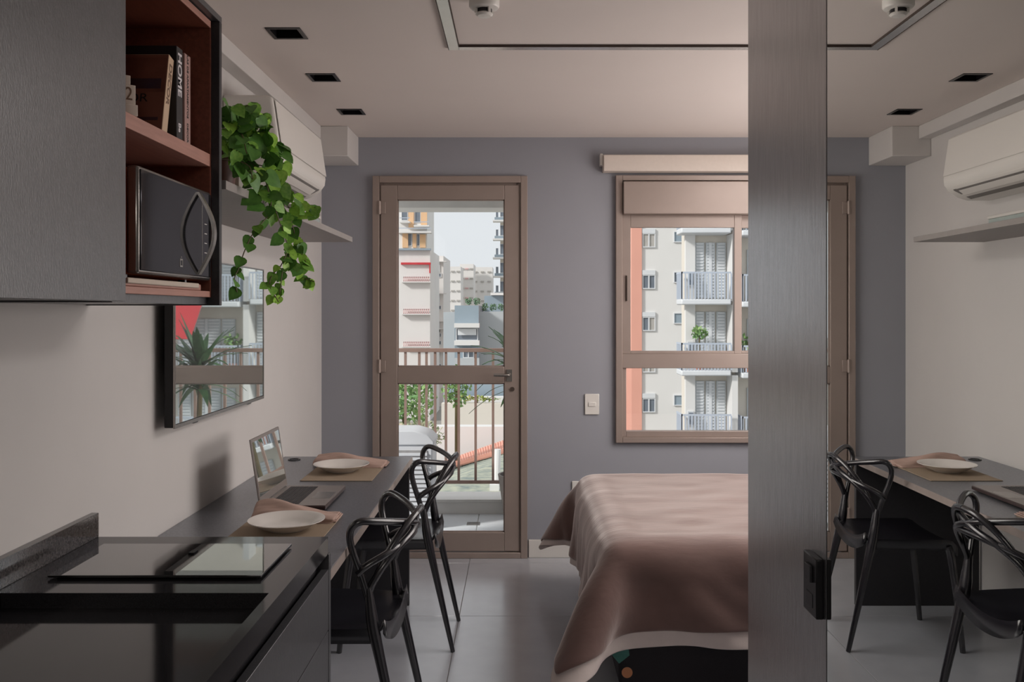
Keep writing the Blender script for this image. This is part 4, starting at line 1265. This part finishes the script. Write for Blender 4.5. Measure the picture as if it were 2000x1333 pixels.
# H: grey house with a strip window, light grey walls and roof terrace
YH = 60.0
t = thing('grey_house', 'blue grey house with a strip window in the middle of the door glass', 'building', at(912, 650, YH))
t.location.z = -9
ORG[t.name] = Vector(t.location)
obj('wall', MB().box(at(888, 0, YH).x, at(935, 0, YH).x, YH, YH + 8, -9, at(0, 597, YH).z), bgrey_m, t)
for c, e in ((632, 640.5), (666, 675)):
    obj('ledge', pxbox(MB(), 887, 936, c, e, YH - .8, .8), bwhite_m, t)
win(t, 892, 932, 643, 664, YH - .1, panes=1)
obj('roller_shade', pxbox(MB(), 894, 930, 643, 655, YH - .35, .08), winf_m, t)
win(t, 906, 924, 682, 698, YH, panes=2)
obj('lower_wall', pxbox(MB(), 888, 936, 700, 760, YH - .3, .3), blgrey_m, t)
t = thing('grey_wall_building', 'plain light grey building right of the blue grey house', 'building', (at(960, 0, 62).x, 62, -9))
obj('wall', MB().box(at(935, 0, 62).x, at(1030, 0, 62).x, 62, 70, -9, at(0, 609, 62).z), blgrey_m, t)
obj('wall_wing', MB().box(at(866, 0, 63).x, at(889, 0, 63).x, 63, 70, -9, at(0, 610, 63).z), blgrey_m, t)
obj('terrace_room', pxbox(MB(), 946, 1030, 578, 612, 66, 3), bgrey_m, t)
obj('terrace_roof', pxbox(MB(), 958, 1030, 572, 577, 65.5, 4), bwhite_m, t)
zt = at(0, 609, 62).z
for k, px in enumerate((915, 931, 947, 963, 979)):
    c = at(px, 600, 63.2)
    zb_ = at(0, 597, YH).z if k < 2 else zt
    c.z = zb_ + .32
    t = thing('terrace_hedge', ['clipped hedge at the left end of the grey roof terrace', 'second clipped hedge on the grey roof terrace', 'middle clipped hedge of the grey roof terrace row',
                                'clipped hedge before the roof terrace room', 'last clipped hedge at the right of the roof terrace'][k], 'hedge', (c.x, 63.2, zb_), 'roof terrace hedges')
    leafball('foliage', c, (.26, .26, .28), 120, hedge_m, t, .07, 20 + k)

# lower gardens and roofs seen through the bottom of the door
shrub('leafy green tree behind the railing, left in the door glass', (-2.15, 17, -.25), (.62, .6, .55), 900, foliage_m, .055, 31, -9, 'garden_tree', 'tree')
shrub('smaller leafy tree with pale blossom below the green one', (-1.75, 15.6, -.72), (.5, .4, .30), 500, M('blossom_leaves', rgb(186, 170, 150), 0.8, col2=rgb(120, 150, 104), scale=4), .045, 32, -9, 'garden_tree', 'tree')
shrub('light green bush beside the railing bars in mid glass', (-1.22, 18, -.05), (.30, .35, .42), 350, foliage_m, .05, 33, -9, 'garden_tree', 'tree')
def wallbox(label, name, px0, px1, py0, py1, Y, m, dep=.4, cat='wall'):
    a, b = at(px0, py1, Y), at(px1, py0, Y)
    o = obj(name, MB().box(a.x, b.x, Y, Y + dep, -9, b.z), m, None, base=((a.x + b.x) / 2, Y, -9))
    tag(o, label, cat)
    return o
wallbox('long dark grey garden wall behind the railing bars', 'garden_wall', 870, 1060, 752, 776, 30, bgrey_m)
wallbox('white capped low wall in front of the dark grey one', 'garden_wall', 870, 1060, 776, 784, 29.3, bwhite_m)
wallbox('beige rendered garden wall behind the railing bars', 'garden_wall', 862, 1060, 789, 830, 26, bbeige_m)
shrub('yellow green flowering row on the beige wall', (at(930, 786, 26.2).x, 26.2, at(930, 789, 26).z + .13), (.8, .12, .09), 160, M('yellow_leaves', rgb(176, 168, 84), 0.8, col2=rgb(120, 150, 80), scale=3), .05, 34, at(0, 789, 26).z + .01)
# white wall with a sloping foot, clay roof strip, then the grey tiled roof
wallbox('pale wall rising above the clay tiled roof', 'garden_wall', 838, 1080, 834, 880, 21, bwhite_m)
t = thing('clay_roof', 'strip of orange clay tiled roof seen through the lower door glass', 'roof', (-1.0, 19, -2))
q0, q1, q2, q3 = at(872, 914, 17.2), at(1060, 860, 17.2), at(1060, 838, 20.5), at(868, 904, 20.5)
obj('roof_bed', MB().add([q0, q1, q2, q3, q0 - Vector((0, 0, .3)), q1 - Vector((0, 0, .3)), q2 - Vector((0, 0, .3)), q3 - Vector((0, 0, .3))],
                       [(0, 1, 2, 3), (4, 5, 6, 7), (0, 1, 5, 4), (1, 2, 6, 5), (2, 3, 7, 6), (3, 0, 4, 7)]), clay_m, t)
rt = MB()
for k in range(40):
    s = k / 39
    rt.tube([q0.lerp(q1, s) + Vector((0, 0, .02)), q3.lerp(q2, s) + Vector((0, 0, .02))], .035, 6)
tag(obj('roof_tiles', rt, clay_m, t), kind='stuff')
obj('house_wall', MB().box(q3.x, q1.x, 17.6, 20.4, -9, min(q0.z, q1.z, q2.z, q3.z) - .3), bwhite_m, t)
t = thing('slate_roof', 'grey tiled roof below the balcony in the lower door glass', 'roof', (-.6, 14.5, -2))
q0, q1, q2, q3 = at(780, 985, 11.5), at(1070, 985, 11.5), at(1070, 862, 16.8), at(780, 944, 16.8)
obj('roof_bed', MB().add([q0, q1, q2, q3, q0 - Vector((0, 0, .3)), q1 - Vector((0, 0, .3)), q2 - Vector((0, 0, .3)), q3 - Vector((0, 0, .3))],
                       [(0, 1, 2, 3), (4, 5, 6, 7), (0, 1, 5, 4), (1, 2, 6, 5), (2, 3, 7, 6), (3, 0, 4, 7)]), slate_m, t)
rt = MB()
for r_ in range(26):
    for k in range(26):
        s0, s1 = (k + .5 * (r_ % 2)) / 26.5, (k + .5 * (r_ % 2) + .92) / 26.5
        u0, u1 = r_ / 26, (r_ + 1.15) / 26
        if u1 > 1: u1 = 1
        up0, up1 = Vector((0, 0, .035)), Vector((0, 0, .008))
        A, B = q0.lerp(q1, s0), q0.lerp(q1, s1)
        C, D = q3.lerp(q2, s0), q3.lerp(q2, s1)
        rt.add([A.lerp(C, u0) + up0, B.lerp(D, u0) + up0, B.lerp(D, u1) + up1, A.lerp(C, u1) + up1], [(0, 1, 2, 3)])
tag(obj('roof_tiles', rt, slate_m, t), kind='stuff')
obj('house_wall', MB().box(q0.x, q1.x, 11.8, 16.7, -9, -2.3), bwhite_m, t)
t = thing('vent_pipe', 'white vent pipe standing on the grey tiled roof', 'pipe', (at(970, 900, 13).x, 13, -1.6))
pb = at(968, 958, 12.4)
obj('pipe', MB().cyl((pb.x, 12.4, -1.5), (pb.x + .03, 12.4, at(0, 878, 12.4).z), .045, 10), bwhite_m, t)
obj('cap', MB().box(pb.x - .08, pb.x + .05, 12.3, 12.5, -1.35, at(0, 945, 12.4).z), bwhite_m, t)
